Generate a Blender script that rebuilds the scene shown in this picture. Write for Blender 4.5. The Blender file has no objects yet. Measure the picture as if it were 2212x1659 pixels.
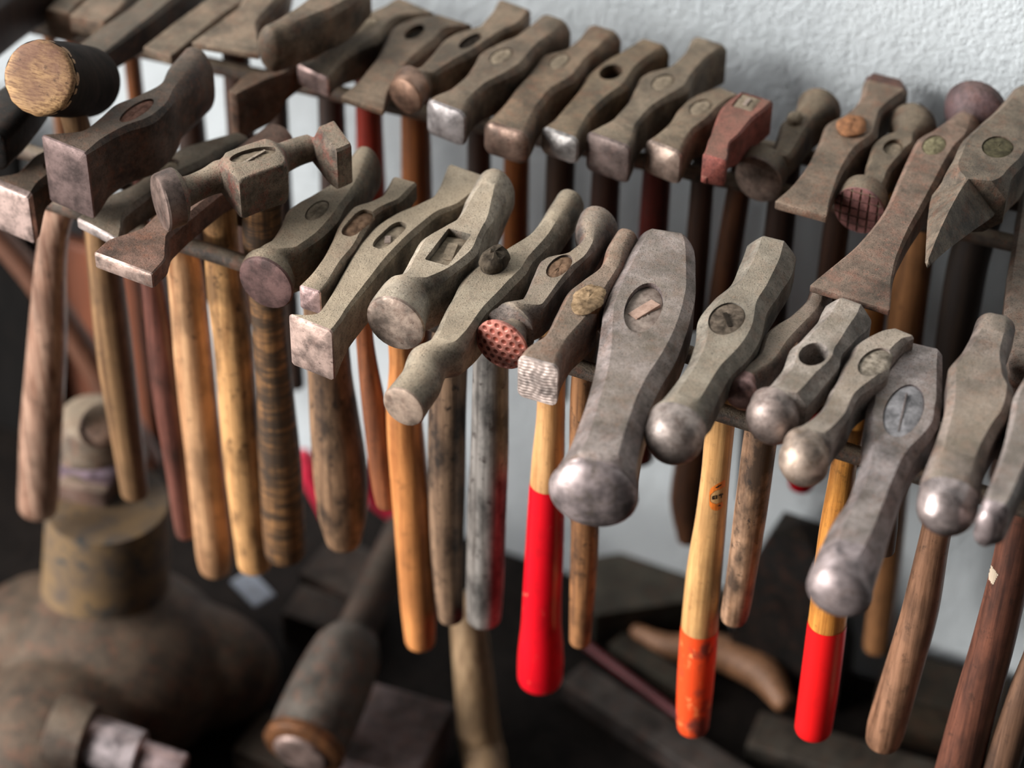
import bpy, bmesh, math, random
import numpy as np
from mathutils import Vector, Matrix
from mathutils.bvhtree import BVHTree
random.seed(7); np.random.seed(7)
SC = bpy.context.scene
COL = SC.collection

# ------------------------------------------------------------------ camera
FPX, CX, CY = 5200.0, 1106.0, 829.5
TH, PH, RO = math.radians(40), math.radians(25), math.radians(1)
def _cam():
    h = np.array([-math.sin(PH), math.cos(PH), 0]); R = np.array([math.cos(PH), math.sin(PH), 0])
    F = math.cos(TH)*h - np.array([0, 0, math.sin(TH)]); U = np.cross(R, F)
    R2 = math.cos(RO)*R + math.sin(RO)*U; U2 = np.cross(R2, F)
    return F, R2, U2
F_, R_, U_ = _cam()
def ray(u, v): return F_ + (u-CX)/FPX*R_ - (v-CY)/FPX*U_
CAM = np.array([0, 0, 1.0]) - 1.49*ray(1200, 625)
def upz(u, v, z):
    d = ray(u, v); return CAM + d*((z-CAM[2])/d[2])
def upy(u, v, y):
    d = ray(u, v); return CAM + d*((y-CAM[1])/d[1])
def depth(p): return float(np.dot(np.asarray(p)-CAM, F_))

cd = bpy.data.cameras.new('camera'); cam = bpy.data.objects.new('camera', cd); COL.objects.link(cam)
cd.sensor_width = 36; cd.lens = FPX/2212*36; cd.clip_start = .05
cam.matrix_world = Matrix(((R_[0], U_[0], -F_[0], CAM[0]), (R_[1], U_[1], -F_[1], CAM[1]), (R_[2], U_[2], -F_[2], CAM[2]), (0, 0, 0, 1)))
cd.dof.use_dof = True; cd.dof.focus_distance = depth(upz(1180, 640, .995)); cd.dof.aperture_fstop = 3.2; cd.dof.aperture_blades = 9
SC.camera = cam

# ------------------------------------------------------------------ helpers
def lin(c):
    return tuple((x/255/12.92 if x/255 <= .04045 else ((x/255+.055)/1.055)**2.4) for x in c)
def col(c, g=1.0):
    r = lin(c); return (min(1, r[0]*g), min(1, r[1]*g), min(1, r[2]*g), 1)
def tag(o, label=None, cat=None, group=None, kind=None):
    if label: o['label'] = label
    if cat: o['category'] = cat
    if group: o['group'] = group
    if kind: o['kind'] = kind
    return o
def link(name, me, mats, parent=None):
    o = bpy.data.objects.new(name, me); COL.objects.link(o)
    for m in (mats if isinstance(mats, (list, tuple)) else [mats]): me.materials.append(m)
    if parent: o.parent = parent
    return o
def empty(name, loc, rz=0):
    o = bpy.data.objects.new(name, None); COL.objects.link(o); o.location = loc; o.rotation_euler = (0, 0, rz)
    o.empty_display_size = .02
    return o
def finish(me, ang=35):
    for p in me.polygons: p.use_smooth = True
    me.set_sharp_from_angle(angle=math.radians(ang))

class NT:
    def __init__(s, name):
        s.m = bpy.data.materials.new(name); s.m.use_nodes = True; s.t = s.m.node_tree; s.b = s.t.nodes['Principled BSDF']
        tc = s.t.nodes.new('ShaderNodeTexCoord'); s.obj = tc.outputs['Object']; s.gen = tc.outputs['Generated']
    def n(s, k, **kw):
        x = s.t.nodes.new(k)
        for a, v in kw.items():
            if hasattr(x, a): setattr(x, a, v)
            else: x.inputs[a.replace('_', ' ')].default_value = v
        return x
    def l(s, a, b): s.t.links.new(a, b)
    def noise(s, scale, detail=4, rough=.55, vec=None, w=0, dist=0):
        mp = s.n('ShaderNodeMapping'); s.l(vec or s.obj, mp.inputs[0])
        mp.inputs['Location'].default_value = (w*1.37, w*.71, w*2.11)
        if isinstance(scale, tuple): mp.inputs['Scale'].default_value = scale; sc = 1
        else: sc = scale
        x = s.n('ShaderNodeTexNoise'); x.inputs['Scale'].default_value = sc; x.inputs['Detail'].default_value = detail
        x.inputs['Roughness'].default_value = rough; x.inputs['Distortion'].default_value = dist
        s.l(mp.outputs[0], x.inputs['Vector']); return x.outputs['Fac']
    def ramp(s, f, stops):
        r = s.n('ShaderNodeValToRGB'); e = r.color_ramp.elements
        while len(e) < len(stops): e.new(.5)
        for i, (p, c) in enumerate(stops):
            e[i].position = p; e[i].color = c if isinstance(c, tuple) else (c, c, c, 1)
        s.l(f, r.inputs[0]); return r.outputs[0]
    def mix(s, f, a, b, mode='MIX'):
        x = s.n('ShaderNodeMix', data_type='RGBA', blend_type=mode)
        for i, v in ((0, f), (6, a), (7, b)):
            if isinstance(v, (int, float, tuple)): x.inputs[i].default_value = v
            else: s.l(v, x.inputs[i])
        return x.outputs[2]
    def math(s, op, a, b=0.0):
        x = s.n('ShaderNodeMath', operation=op)
        for i, v in ((0, a), (1, b)):
            if isinstance(v, (int, float)): x.inputs[i].default_value = v
            else: s.l(v, x.inputs[i])
        return x.outputs[0]
    def bump(s, h, strength, dist=.0006):
        b = s.n('ShaderNodeBump'); b.inputs['Strength'].default_value = strength; b.inputs['Distance'].default_value = dist
        s.l(h, b.inputs['Height']); s.l(b.outputs[0], s.b.inputs['Normal'])
    def done(s, c, rough, metal=0.0, spec=.4):
        if isinstance(c, tuple): s.b.inputs['Base Color'].default_value = c
        else: s.l(c, s.b.inputs['Base Color'])
        if isinstance(rough, (int, float)): s.b.inputs['Roughness'].default_value = rough
        else: s.l(rough, s.b.inputs['Roughness'])
        s.b.inputs['Metallic'].default_value = metal; s.b.inputs['Specular IOR Level'].default_value = spec
        return s.m

_seed = [0]
def steel(name, c, rust=.25, dust=.35, rough=.56, metal=.22, g=1.0, rustc=(120, 72, 50), dustc=(180, 162, 138), pit=.8):
    """old forged steel: mottled patina, rust patches, dust that settled on it"""
    _seed[0] += 1; w = _seed[0]
    t = NT(name)
    n1 = t.noise(38, 6, .65, w=w); n2 = t.noise(95, 8, .7, w=w+.5); n3 = t.noise(900, 3, .6, w=w); n4 = t.noise(18, 5, .6, w=w+.2); n5 = t.noise(2200, 2, .5, w=w)
    dark = tuple(x*.55 for x in c); lite = tuple(min(255, x*1.16) for x in c)
    base = t.mix(t.ramp(n1, [(.36, 0.0), (.62, 1.0)]), col(dark, g), col(lite, g))
    n6 = t.noise(260, 6, .7, w=w+.7)
    base = t.mix(t.math('MULTIPLY', t.ramp(n6, [(.48, 0.0), (.66, 1.0)]), .55), base, col(tuple(x*.5 for x in c), g))
    base = t.mix(t.ramp(n2, [(.5, 0.0), (.62, rust)]), base, col(rustc, g))
    base = t.mix(t.math('MULTIPLY', t.ramp(n6, [(.30, 1.0), (.42, 0.0)]), min(1, rust*1.5)), base, col(tuple(x*1.12 for x in rustc), g))
    geo = t.n('ShaderNodeNewGeometry'); sep = t.n('ShaderNodeSeparateXYZ'); t.l(geo.outputs['Normal'], sep.inputs[0])
    up = t.ramp(sep.outputs[2], [(.55, 0.0), (.95, 1.0)])
    df = t.math('MULTIPLY', t.math('MULTIPLY', up, t.ramp(n4, [(.3, .35), (.65, 1.0)])), t.ramp(n5, [(.25, .3), (.55, 1.0)]))
    df = t.math('MULTIPLY', df, min(.95, dust*1.7))
    base = t.mix(df, base, col(dustc, 1.3))
    sp = t.ramp(n3, [(.32, 1.0), (.44, 0.0)])
    base = t.mix(t.math('MULTIPLY', sp, pit), base, col(tuple(x*.4 for x in c), g))
    base = t.mix(t.math('MULTIPLY', t.ramp(n5, [(.62, 0.0), (.78, 1.0)]), .3), base, col(tuple(min(255, x*1.45) for x in c), g))
    r = t.math('ADD', t.math('MULTIPLY', n2, .25), rough-.12)
    r = t.math('ADD', r, t.math('MULTIPLY', df, .3))
    t.bump(t.math('ADD', t.math('MULTIPLY', n3, .7), t.math('MULTIPLY', n6, 1.3)), .8, .0006)
    return t.done(base, r, metal, .28)

def polished(name, c, rough=.32, g=1.1, spot=(95, 62, 52), spots=.5, metal=.6):
    """bright worn striking face with pits and stains"""
    _seed[0] += 1; w = _seed[0]
    t = NT(name)
    n1 = t.noise(70, 6, .65, w=w); n2 = t.noise(420, 5, .65, w=w); n3 = t.noise(130, 6, .7, w=w+.4, dist=.6)
    base = t.mix(t.ramp(n1, [(.38, 0.0), (.6, 1.0)]), col(tuple(x*.66 for x in c), g), col(tuple(min(255, x*1.1) for x in c), g))
    base = t.mix(t.math('MULTIPLY', t.ramp(n3, [(.5, 0.0), (.7, 1.0)]), spots), base, col(spot, g))
    base = t.mix(t.math('MULTIPLY', t.ramp(n2, [(.28, 1.0), (.4, 0.0)]), .75), base, col(tuple(x*.45 for x in spot), g))
    r = t.math('ADD', t.math('MULTIPLY', n3, .4), rough-.1)
    t.bump(t.math('ADD', n2, t.math('MULTIPLY', n1, .6)), .3, .0005)
    return t.done(base, r, metal)

def wood(name, c, dark=None, rough=.42, stain=.45, g=1.15, band=0.0, bandc=(45, 36, 28), worn=None):
    """hand-worn wood, grain along local z"""
    _seed[0] += 1; w = _seed[0]
    t = NT(name); dark = dark or tuple(x*.55 for x in c)
    gr = t.noise((260, 260, 9), 5, .6, w=w); gr2 = t.noise((900, 900, 26), 4, .6, w=w+.3); pt = t.noise((45, 45, 22), 5, .6, w=w+.6); sp = t.noise((130, 130, 90), 5, .7, w=w+.1)
    base = t.mix(t.ramp(gr, [(.3, 0.0), (.62, 1.0)]), col(dark, g), col(c, g))
    base = t.mix(t.ramp(gr2, [(.55, 0.0), (.75, .45)]), base, col(tuple(x*.7 for x in dark), g))
    base = t.mix(t.math('MULTIPLY', t.ramp(pt, [(.44, 0.0), (.62, 1.0)]), stain), base, col(tuple(x*.38 for x in dark), g))
    base = t.mix(t.math('MULTIPLY', t.ramp(sp, [(.57, 0.0), (.67, 1.0)]), min(1, stain*1.1)), base, col((38, 28, 22), g))
    if band:
        bn = t.noise((26, 26, 150), 5, .62, w=w+.8)
        base = t.mix(t.math('MULTIPLY', t.ramp(bn, [(.42, 0.0), (.54, 1.0)]), band), base, col(bandc, g))
    if worn:
        base = t.mix(t.ramp(sp, [(.58, 0.0), (.66, 1.0)]), base, col(worn, g))
    t.bump(t.math('ADD', gr2, gr), .3, .0004)
    return t.done(base, t.math('ADD', t.math('MULTIPLY', pt, .25), rough-.1), 0, .45 if rough < .62 else .1)

def paint(name, c, chip=(150, 110, 75), amount=.0, rough=.38, dirt=.25, g=1.1, dirtc=(60, 20, 18)):
    _seed[0] += 1; w = _seed[0]
    t = NT(name)
    n1 = t.noise((60, 60, 40), 5, .6, w=w); n2 = t.noise((110, 110, 60), 6, .7, w=w+.4); n3 = t.noise(300, 4, .6, w=w)
    base = t.mix(t.math('MULTIPLY', t.ramp(n1, [(.5, 0.0), (.64, 1.0)]), dirt), col(c, g), col(dirtc, g))
    if amount: base = t.mix(t.ramp(n2, [(.63-.15*amount, 0.0), (.7-.12*amount, 1.0)]), base, col(chip, g))
    t.bump(n3, .12, .0003)
    return t.done(base, rough, 0, .5)

# ------------------------------------------------------------------ lofts
def pchip(xs, ys, xq):
    xs = np.asarray(xs, float); ys = np.asarray(ys, float)
    if len(xs) == 2: return np.interp(xq, xs, ys)
    h = np.diff(xs); d = np.diff(ys)/h; m = np.zeros(len(xs)); m[0] = d[0]; m[-1] = d[-1]
    for i in range(1, len(xs)-1):
        if d[i-1]*d[i] > 0:
            w1 = 2*h[i]+h[i-1]; w2 = h[i]+2*h[i-1]; m[i] = (w1+w2)/(w1/d[i-1]+w2/d[i])
    xq = np.clip(xq, xs[0], xs[-1]); i = np.clip(np.searchsorted(xs, xq, side='right')-1, 0, len(xs)-2)
    t = (xq-xs[i])/h[i]; t2 = t*t; t3 = t2*t
    return (2*t3-3*t2+1)*ys[i]+(t3-2*t2+t)*h[i]*m[i]+(-2*t3+3*t2)*ys[i+1]+(t3-t2)*h[i]*m[i+1]

NQ = 8
def section(hw, hh, r, k):
    """closed outline of 4*NQ points: rounded (k=1) or chamfered (k=0) rectangle"""
    m = min(hw, hh); r = max(.06, min(1, r)); rx = r*(m+(hw-m)*r); ry = r*(m+(hh-m)*r)
    out = []
    for sx, sz, rev in ((1, 1, 0), (-1, 1, 1), (-1, -1, 0), (1, -1, 1)):
        for i in range(NQ):
            t = i/(NQ-1); t = 1-t if rev else t
            a = t*math.pi/2
            x = k*rx*math.cos(a)+(1-k)*rx*(1-t); z = k*ry*math.sin(a)+(1-k)*ry*t
            out.append((sx*(hw-rx+x), sz*(hh-ry+z)))
    return out

def rings_mesh(name, rings, tipA, tipB, mat_idx=None):
    bm = bmesh.new(); V = [[bm.verts.new(p) for p in r] for r in rings]; n = len(rings[0])
    for a in range(len(V)-1):
        for j in range(n):
            f = bm.faces.new((V[a][j], V[a][(j+1) % n], V[a+1][(j+1) % n], V[a+1][j]))
            if mat_idx: f.material_index = mat_idx(a)
    ta = bm.verts.new(tipA); tb = bm.verts.new(tipB)
    for j in range(n):
        f = bm.faces.new((ta, V[0][(j+1) % n], V[0][j])); g = bm.faces.new((tb, V[-1][j], V[-1][(j+1) % n]))
        if mat_idx: f.material_index = mat_idx(-1); g.material_index = mat_idx(len(V))
    bmesh.ops.remove_doubles(bm, verts=bm.verts, dist=1e-6)
    bmesh.ops.recalc_face_normals(bm, faces=bm.faces)
    me = bpy.data.meshes.new(name); bm.to_mesh(me); bm.free(); return me

def cap_rings(sec, cx, s, cz, sign, cap):
    """rings from the outer end inwards for an end cap; sign=-1 front, +1 rear; returns rings (outermost first) and the tip"""
    kind, d = cap[0], cap[1]/1000; out = []
    if kind == 'dome':
        for i in range(9, 0, -1):
            a = i/10*math.pi/2*.98
            out.append([(cx+x*math.cos(a), s+sign*d*math.sin(a), cz+z*math.cos(a)) for x, z in sec])
        tip = (cx, s+sign*d, cz)
    else:
        hw = max(abs(x) for x, z in sec); hh = max(abs(z) for x, z in sec); cr = cap[2]/1000 if len(cap) > 2 else .0006
        for fr in (.35, .7, 1.0):
            out.append([(cx+x*max(.1, 1-d/hw)*fr, s+sign*(d+cr*(1-fr*fr)), cz+z*max(.1, 1-d/hh)*fr) for x, z in sec])
        out.append([(cx+x*max(.1, 1-.35*d/hw), s+sign*d*.72, cz+z*max(.1, 1-.35*d/hh)) for x, z in sec])
        tip = (cx, s+sign*(d+cr), cz)
    return out, tip

def loft_head(name, st, capA, capB, nface, ntail=99):
    """st rows: s, cx, hw, h, r, k, dz (metres); nface: faces before station nface get material 1"""
    st = sorted(st, key=lambda a: a[0])
    for i in range(1, len(st)):
        if st[i][0] < st[i-1][0]+.0006: st[i] = (st[i-1][0]+.0006,)+tuple(st[i][1:])
    A = np.array(st, float); xs = A[:, 0]
    q = np.unique(np.round(np.concatenate([np.linspace(xs[0], xs[-1], 60), xs]), 6))
    C = [pchip(xs, A[:, i], q) for i in range(1, 7)]
    rings = []
    for i, s in enumerate(q):
        cx, hw, h, r, k, dz = (c[i] for c in C)
        rings.append([(cx+x, s, dz-h/2+z) for x, z in section(hw, h/2, r, k)])
    def sec_at(i): return section(C[1][i], C[2][i]/2, C[3][i], C[4][i]), C[0][i], q[i], C[5][i]-C[2][i]/2
    sa, cxa, s0, cza = sec_at(0); sb, cxb, s1, czb = sec_at(len(q)-1)
    ra, tipA = cap_rings(sa, cxa, s0, cza, -1, capA); rb, tipB = cap_rings(sb, cxb, s1, czb, 1, capB)
    allr = ra+rings+rb[::-1]
    sface = xs[nface]-1e-5 if nface else -9
    stail = xs[ntail]-1e-5 if ntail < len(xs) else 9
    idx = lambda a: 2 if (ntail < 90 and (a >= len(ra)+len(q) or (a >= len(ra) and q[min(len(q)-1, a-len(ra))] > stail))) else 1 if (a < len(ra)-0 and a < len(ra) or (nface and a-len(ra) < len(q) and a >= len(ra) and q[min(len(q)-1, a-len(ra))] < sface)) else 0
    return rings_mesh(name, allr, tipA, tipB, idx), (sa, cxa, s0, cza)

def tube(name, pts, rad, capr=.5, seg=20, squash=1.0, endflat=False):
    """round bar through pts (N,3) with radii"""
    P = np.asarray(pts, float); rad = np.asarray(rad, float)
    L = np.concatenate([[0], np.cumsum(np.linalg.norm(np.diff(P, axis=0), axis=1))])
    q = np.unique(np.round(np.concatenate([np.linspace(0, L[-1], max(16, len(P)*5)), L]), 6))
    X = np.stack([pchip(L, P[:, i], q) for i in range(3)], 1); R = pchip(L, rad, q)
    T = np.gradient(X, axis=0); T /= np.linalg.norm(T, axis=1)[:, None]
    ref = np.array([1., 0, 0]) if abs(T[0][0]) < .8 else np.array([0, 1., 0])
    rings = []
    def ring(c, t, r):
        nonlocal ref
        u = ref-np.dot(ref, t)*t; u /= np.linalg.norm(u); v = np.cross(t, u); ref = u
        return [tuple(c+r*(math.cos(2*math.pi*j/seg)*u+squash*math.sin(2*math.pi*j/seg)*v)) for j in range(seg)]
    cr = (.0, .38, .71, .92)
    for f in cr[1:]: rings.append(ring(X[0]-T[0]*R[0]*capr*math.sqrt(max(0, 1-f*f)), T[0], R[0]*f))
    for i in range(len(q)): rings.append(ring(X[i], T[i], R[i]))
    for f in cr[:0:-1]: rings.append(ring(X[-1]+T[-1]*R[-1]*capr*math.sqrt(max(0, 1-f*f)), T[-1], R[-1]*f))
    return rings_mesh(name, rings, tuple(X[0]-T[0]*R[0]*capr), tuple(X[-1]+T[-1]*R[-1]*capr))

def box_mesh(name, hx, hy, hz, bev=.001, seg=2):
    bm = bmesh.new(); bmesh.ops.create_cube(bm, size=1)
    for v in bm.verts: v.co = Vector((v.co.x*hx, v.co.y*hy, v.co.z*hz))
    bmesh.ops.bevel(bm, geom=bm.edges[:], offset=bev, segments=seg, affect='EDGES', profile=.6)
    me = bpy.data.meshes.new(name); bm.to_mesh(me); bm.free(); return me

def prism_mesh(name, outline, z0, z1):
    bm = bmesh.new(); a = [bm.verts.new((x, y, z0)) for x, y in outline]; b = [bm.verts.new((x, y, z1)) for x, y in outline]; n = len(a)
    bm.faces.new(a[::-1]); bm.faces.new(b)
    for i in range(n): bm.faces.new((a[i], a[(i+1) % n], b[(i+1) % n], b[i]))
    bmesh.ops.remove_doubles(bm, verts=bm.verts, dist=1e-6); bmesh.ops.recalc_face_normals(bm, faces=bm.faces)
    me = bpy.data.meshes.new(name); bm.to_mesh(me); bm.free(); return me

def boolean_cut(me, cutter):
    a = bpy.data.objects.new('work', me); b = bpy.data.objects.new('work_cut', cutter); COL.objects.link(a); COL.objects.link(b)
    m = a.modifiers.new('b', 'BOOLEAN'); m.operation = 'DIFFERENCE'; m.object = b; m.solver = 'EXACT'
    dg = bpy.context.evaluated_depsgraph_get(); out = bpy.data.meshes.new_from_object(a.evaluated_get(dg))
    bpy.data.objects.remove(a); bpy.data.objects.remove(b)
    return out

def split_mat(me, idx, name):
    bm = bmesh.new(); bm.from_mesh(me); bmesh.ops.delete(bm, geom=[f for f in bm.faces if f.material_index != idx], context='FACES')
    for f in bm.faces: f.material_index = 0
    o = bpy.data.meshes.new(name); bm.to_mesh(o); bm.free(); return o

# ------------------------------------------------------------------ where photo measurements were taken (crop origin, crop scale)
K_ = 620/2212
ZN = {'P': (0, 0, 1), 'A': (0, 0, K_), 'B': (500, 0, K_), 'C': (1000, 0, K_), 'D': (1592, 100, K_), 'E': (0, 400, K_), 'G': (500, 320, K_),
      'H': (960, 440, K_), 'I': (1592, 500, K_), 'J': (0, 800, K_), 'K': (500, 780, K_), 'L': (1000, 780, K_), 'M': (1592, 800, K_), 'N': (1592, 1199, K_)}
def zp(z, x, y):
    o = ZN[z]; return o[0]+x*o[2], o[1]+y*o[2]

ROD_TOP = .960
def rod_y(row, x):
    return .009 if row == 'F' else .250+.09*(x-.1)

def disc_face(name, sec, cx, s, cz, sign, fn, nr=60, pit=None):
    """face plate following the outline sec with relief fn(x,z)"""
    P = np.array(list(sec)+[sec[0]]); L = np.concatenate([[0], np.cumsum(np.linalg.norm(np.diff(P, axis=0), axis=1))])
    q = np.linspace(0, L[-1], 260, endpoint=False); pts = list(zip(np.interp(q, L, P[:, 0]), np.interp(q, L, P[:, 1])))
    bm = bmesh.new(); rows = []
    for i in range(1, nr+1):
        f = i/nr
        rows.append([bm.verts.new((cx+x*f, s+sign*fn(x*f, z*f, f), cz+z*f)) for x, z in pts])
    rows.append([bm.verts.new((cx+x, s-sign*.0015, cz+z)) for x, z in pts])
    c = bm.verts.new((cx, s+sign*fn(0, 0, 0), cz)); m = len(pts)
    for j in range(m): bm.faces.new((c, rows[0][j], rows[0][(j+1) % m]))
    for a in range(len(rows)-1):
        for j in range(m): bm.faces.new((rows[a][j], rows[a+1][j], rows[a+1][(j+1) % m], rows[a][(j+1) % m]))
    bmesh.ops.remove_doubles(bm, verts=bm.verts, dist=1e-7); bmesh.ops.recalc_face_normals(bm, faces=bm.faces)
    if pit:
        for f_ in bm.faces:
            c_ = f_.calc_center_median(); f_.material_index = 1 if pit(c_.x-cx, c_.z-cz) else 0
    me = bpy.data.meshes.new(name); bm.to_mesh(me); bm.free(); finish(me, 40); return me

HAM = {}
def hammer(key, row, label, eye, st, capA, capB, head, face=None, nface=0, hole=None, handle=None, hmat=None, hcap=.55, grip=None, gmat=None,
           zt=None, relief=None, wedge=None, tail=None, name='hammer', lump=None, wmat=None, wtop=None, h0=36, r0=.2, k0=0.0, zlim=(.984, 1.06), facename='striking_face'):
    ex, ey = zp(*eye)
    # height of the head's top so that its eye stands over the gap between the two rods
    if zt is None:
        z = 1.0
        for _ in range(6):
            p = upz(ex, ey, z); z += (p[1]-rod_y(row, p[0]))/1.15
        zt = min(max(z, zlim[0]), zlim[1])
    E = upz(ex, ey, zt)
    # stations -> world
    W = []
    for s in st:
        if len(s) >= 5 and not isinstance(s[3], str):
            z_, lx, ly, rx, ry = s[:5]; o = list(s[5:])+[None]*(4-len(s[5:]))
            h = (o[0] if o[0] is not None else h0)/1000; r = o[1] if o[1] is not None else r0; k = o[2] if o[2] is not None else k0; dz = (o[3] or 0)/1000
            if h < 0:                                            # round: as tall as it is wide
                for _ in range(4):
                    zz = zt+dz-.5*abs(h)*(1 if h > -.5 and _ else 0); a_ = upz(*zp(z_, lx, ly), zz); b_ = upz(*zp(z_, rx, ry), zz); h = -.0001-float(np.linalg.norm((b_-a_)[:2]))
                h = -h
            zz = zt+dz-.5*h*r*r
            L = upz(*zp(z_, lx, ly), zz); Rr = upz(*zp(z_, rx, ry), zz)
            W.append(((L+Rr)/2, L, Rr, None, h, r, k, dz))
        else:                                                    # zone, x, y, 'w', width_mm, h, r, k, dz
            z_, x, y, _, wmm, h, r, k, dz = s
            c = upz(*zp(z_, x, y), zt+dz/1000-(h/2000 if r > .9 else 0)); W.append((c, None, None, wmm/2000, h/1000, r, k, dz/1000))
    ax = W[-1][0]-W[0][0]; yaw = math.atan2(ax[1], ax[0])-math.pi/2
    c_, s_ = math.cos(yaw), math.sin(yaw)
    def loc(p):
        d = np.asarray(p)-E; return np.array([c_*d[0]+s_*d[1], -s_*d[0]+c_*d[1], d[2]])
    S = []
    for c, L, Rr, hw, h, r, k, dz in W:
        lc = loc(c)
        if hw is None: hw = abs(loc(Rr)[0]-loc(L)[0])/2
        S.append((lc[1], lc[0], hw, h, r, k, dz))
    root = empty(name, tuple(E), yaw)
    tag(root, label, 'mallet' if 'mallet' in name else 'hammer', {'F': 'hammers hung on the front rods', 'B': 'hammers hung on the back rods'}[row])
    me, front = loft_head('head', S, capA, capB, nface, tail[0] if tail else 99)
    hE = float(np.interp(0, sorted(a[0] for a in S), [a[3] for a in sorted(S)])); dzE = float(np.interp(0, sorted(a[0] for a in S), [a[6] for a in sorted(S)]))
    if hole:
        hl, hwid, rec, kind = hole[:4]; off = hole[4] if len(hole) > 4 else (0, 0)
        rr = {'oval': 1.0, 'slot': .75, 'rect': .15, 'round': 1.0}[kind]
        out = [(x, y) for x, y in section(hwid/2000, hl/2000, rr, 1)]
        me = boolean_cut(me, prism_mesh('cut', out, .02, -.09))
    fm = split_mat(me, 1, facename) if face else None
    if tail:
        tm = split_mat(me, 2, tail[2]); tm.materials.clear(); finish(tm, 33); link(tail[2], tm, tail[1], root)
        if not face:
            for p in me.polygons: p.material_index = 2 if p.material_index == 2 else 0
            me = split_mat(me, 0, 'head')
    if fm: me = split_mat(me, 0, 'head')
    else:
        for p in me.polygons: p.material_index = 0
    me.materials.clear(); finish(me, 33); link('head', me, head, root)
    if fm and len(fm.polygons): fm.materials.clear(); finish(fm, 33); link(facename, fm, face, root)
    if relief:
        sa, cx, s0, cz = front
        rm, fn = relief[:2]; link('textured_face', disc_face('textured_face', sa, cx, s0-capA[1]/1000, cz, -1, fn, pit=relief[3] if len(relief) > 3 else None), [rm, relief[2]] if len(relief) > 2 else rm, root)
    # handle
    ho = None
    if handle:
        rec = hole[2]/1000 if hole else .006
        hw_, hl_ = ((hole[1]/2000-.0003), (hole[0]/2000-.0003)) if hole else (.008, .011)
        if handle[0] == 'V':
            _, Lm, dia = handle; n = len(dia)
            hy = loc(np.array([E[0], rod_y(row, E[0]), E[2]]))*np.array([1, 1, 0])
            body = [(hy+np.array([0, 0, -hE-.012-(Lm/1000-hE-.012)*i/(n-1)]), dia[i]/2000) for i in range(n)]
        else:
            body = []
            for x, y, w in handle:
                p = upy(x, y, rod_y(row, E[0])); body.append((loc(p), w/2*depth(p)/FPX))
            z0 = -hE-.010
            if body[0][0][2] < z0-.012:                           # carry the neck up into the head
                t = (z0-0)/(body[0][0][2]-0); hy = loc(np.array([E[0], rod_y(row, E[0]), E[2]]))*np.array([1, 1, 0]); dxy = body[0][0]*np.array([1, 1, 0])-hy
                body.insert(0, (hy+dxy*t+np.array([0, 0, z0]), body[0][1]*.93))
        P = np.array([b[0] for b in body]); Rr = np.array([b[1] for b in body])
        Lc = np.concatenate([[0], np.cumsum(np.linalg.norm(np.diff(P, axis=0), axis=1))])
        q = np.linspace(0, Lc[-1], 40); X = np.stack([pchip(Lc, P[:, i], q) for i in range(3)], 1); Rq = pchip(Lc, Rr, q)
        T = np.gradient(X, axis=0); T /= np.linalg.norm(T, axis=1)[:, None]
        def hring(c, t, rx, ry):
            u = np.array([1., 0, 0]); u = u-np.dot(u, t)*t; u /= np.linalg.norm(u); v = np.cross(t, u)
            return [tuple(c+rx*math.cos(2*math.pi*j/28)*u+ry*math.sin(2*math.pi*j/28)*v) for j in range(28)]
        dn = np.array([0, 0, -1.]); rings = []
        if hole and hole[3] in ('rect', 'slot'):
            sq = section(hw_, hl_, {'rect': .15, 'slot': .75}[hole[3]], 1)
            ang = [(math.cos(2*math.pi*j/28), math.sin(2*math.pi*j/28)) for j in range(28)]
            def top(f, z):
                o = []
                for cxx, syy in ang:
                    m = max(abs(cxx)/hw_, abs(syy)/hl_); e = .82 if hole[3] == 'slot' else 1
                    rr = (1/m if hole[3] == 'rect' else 1/((abs(cxx)/hw_)**3.2+(abs(syy)/hl_)**3.2)**(1/3.2))
                    o.append((cxx*rr*f, -syy*rr*f, z))
                return o
        else:
            def top(f, z): return [(hw_*f*math.cos(2*math.pi*j/28), -hl_*f*math.sin(2*math.pi*j/28), z) for j in range(28)]
        rng = random.Random(key)
        rough = .0004
        zt0 = -rec
        if lump:
            jag = [rng.uniform(.6, 1.25) for _ in range(28)]
            for f, dz in ((.25, 1.0), (.55, .92), (.8, .75), (.95, .4)):
                rings.append([(x*(.8+.3*jag[(i//2*3) % 28]), y*(.8+.3*jag[(i//2*5) % 28]), zt0+lump/1000*dz*(.55+.5*jag[(i//3*5+int(f*9)) % 28])) for i, (x, y, z) in enumerate(top(f*1.12, 0))])
        else:
            for f in (.3, .6, .85): rings.append([(x, y, zt0+.0002+rng.uniform(-rough, rough)) for x, y, z in top(f, 0)])
        rings.append(top(1, zt0-.0004)); rings.append(top(1, min(zt0-.002, -hE*.55))); rings.append(hring(X[0]*np.array([1, 1, 0])+np.array([0, 0, -hE+.001]), dn, Rq[0]*.97, Rq[0]*.97))
        for i in range(len(q)):
            rings.append(hring(X[i], T[i], Rq[i], Rq[i]))
        for f in (.94, .78, .5, .2):
            rings.append(hring(X[-1]+T[-1]*Rq[-1]*hcap*math.sqrt(1-f*f), T[-1], Rq[-1]*f, Rq[-1]*f))
        tipA = (0, 0, zt0+(lump/1000 if lump else .0002)); tipB = tuple(X[-1]+T[-1]*Rq[-1]*hcap)
        hm = rings_mesh('handle', rings, tipA, tipB); finish(hm, 50)
        ho = link('handle', hm, [hmat, hmat if wtop is None else wtop], root)
        for p_ in hm.polygons: p_.material_index = 1 if p_.center.z > zt0-.0006 else 0
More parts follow.
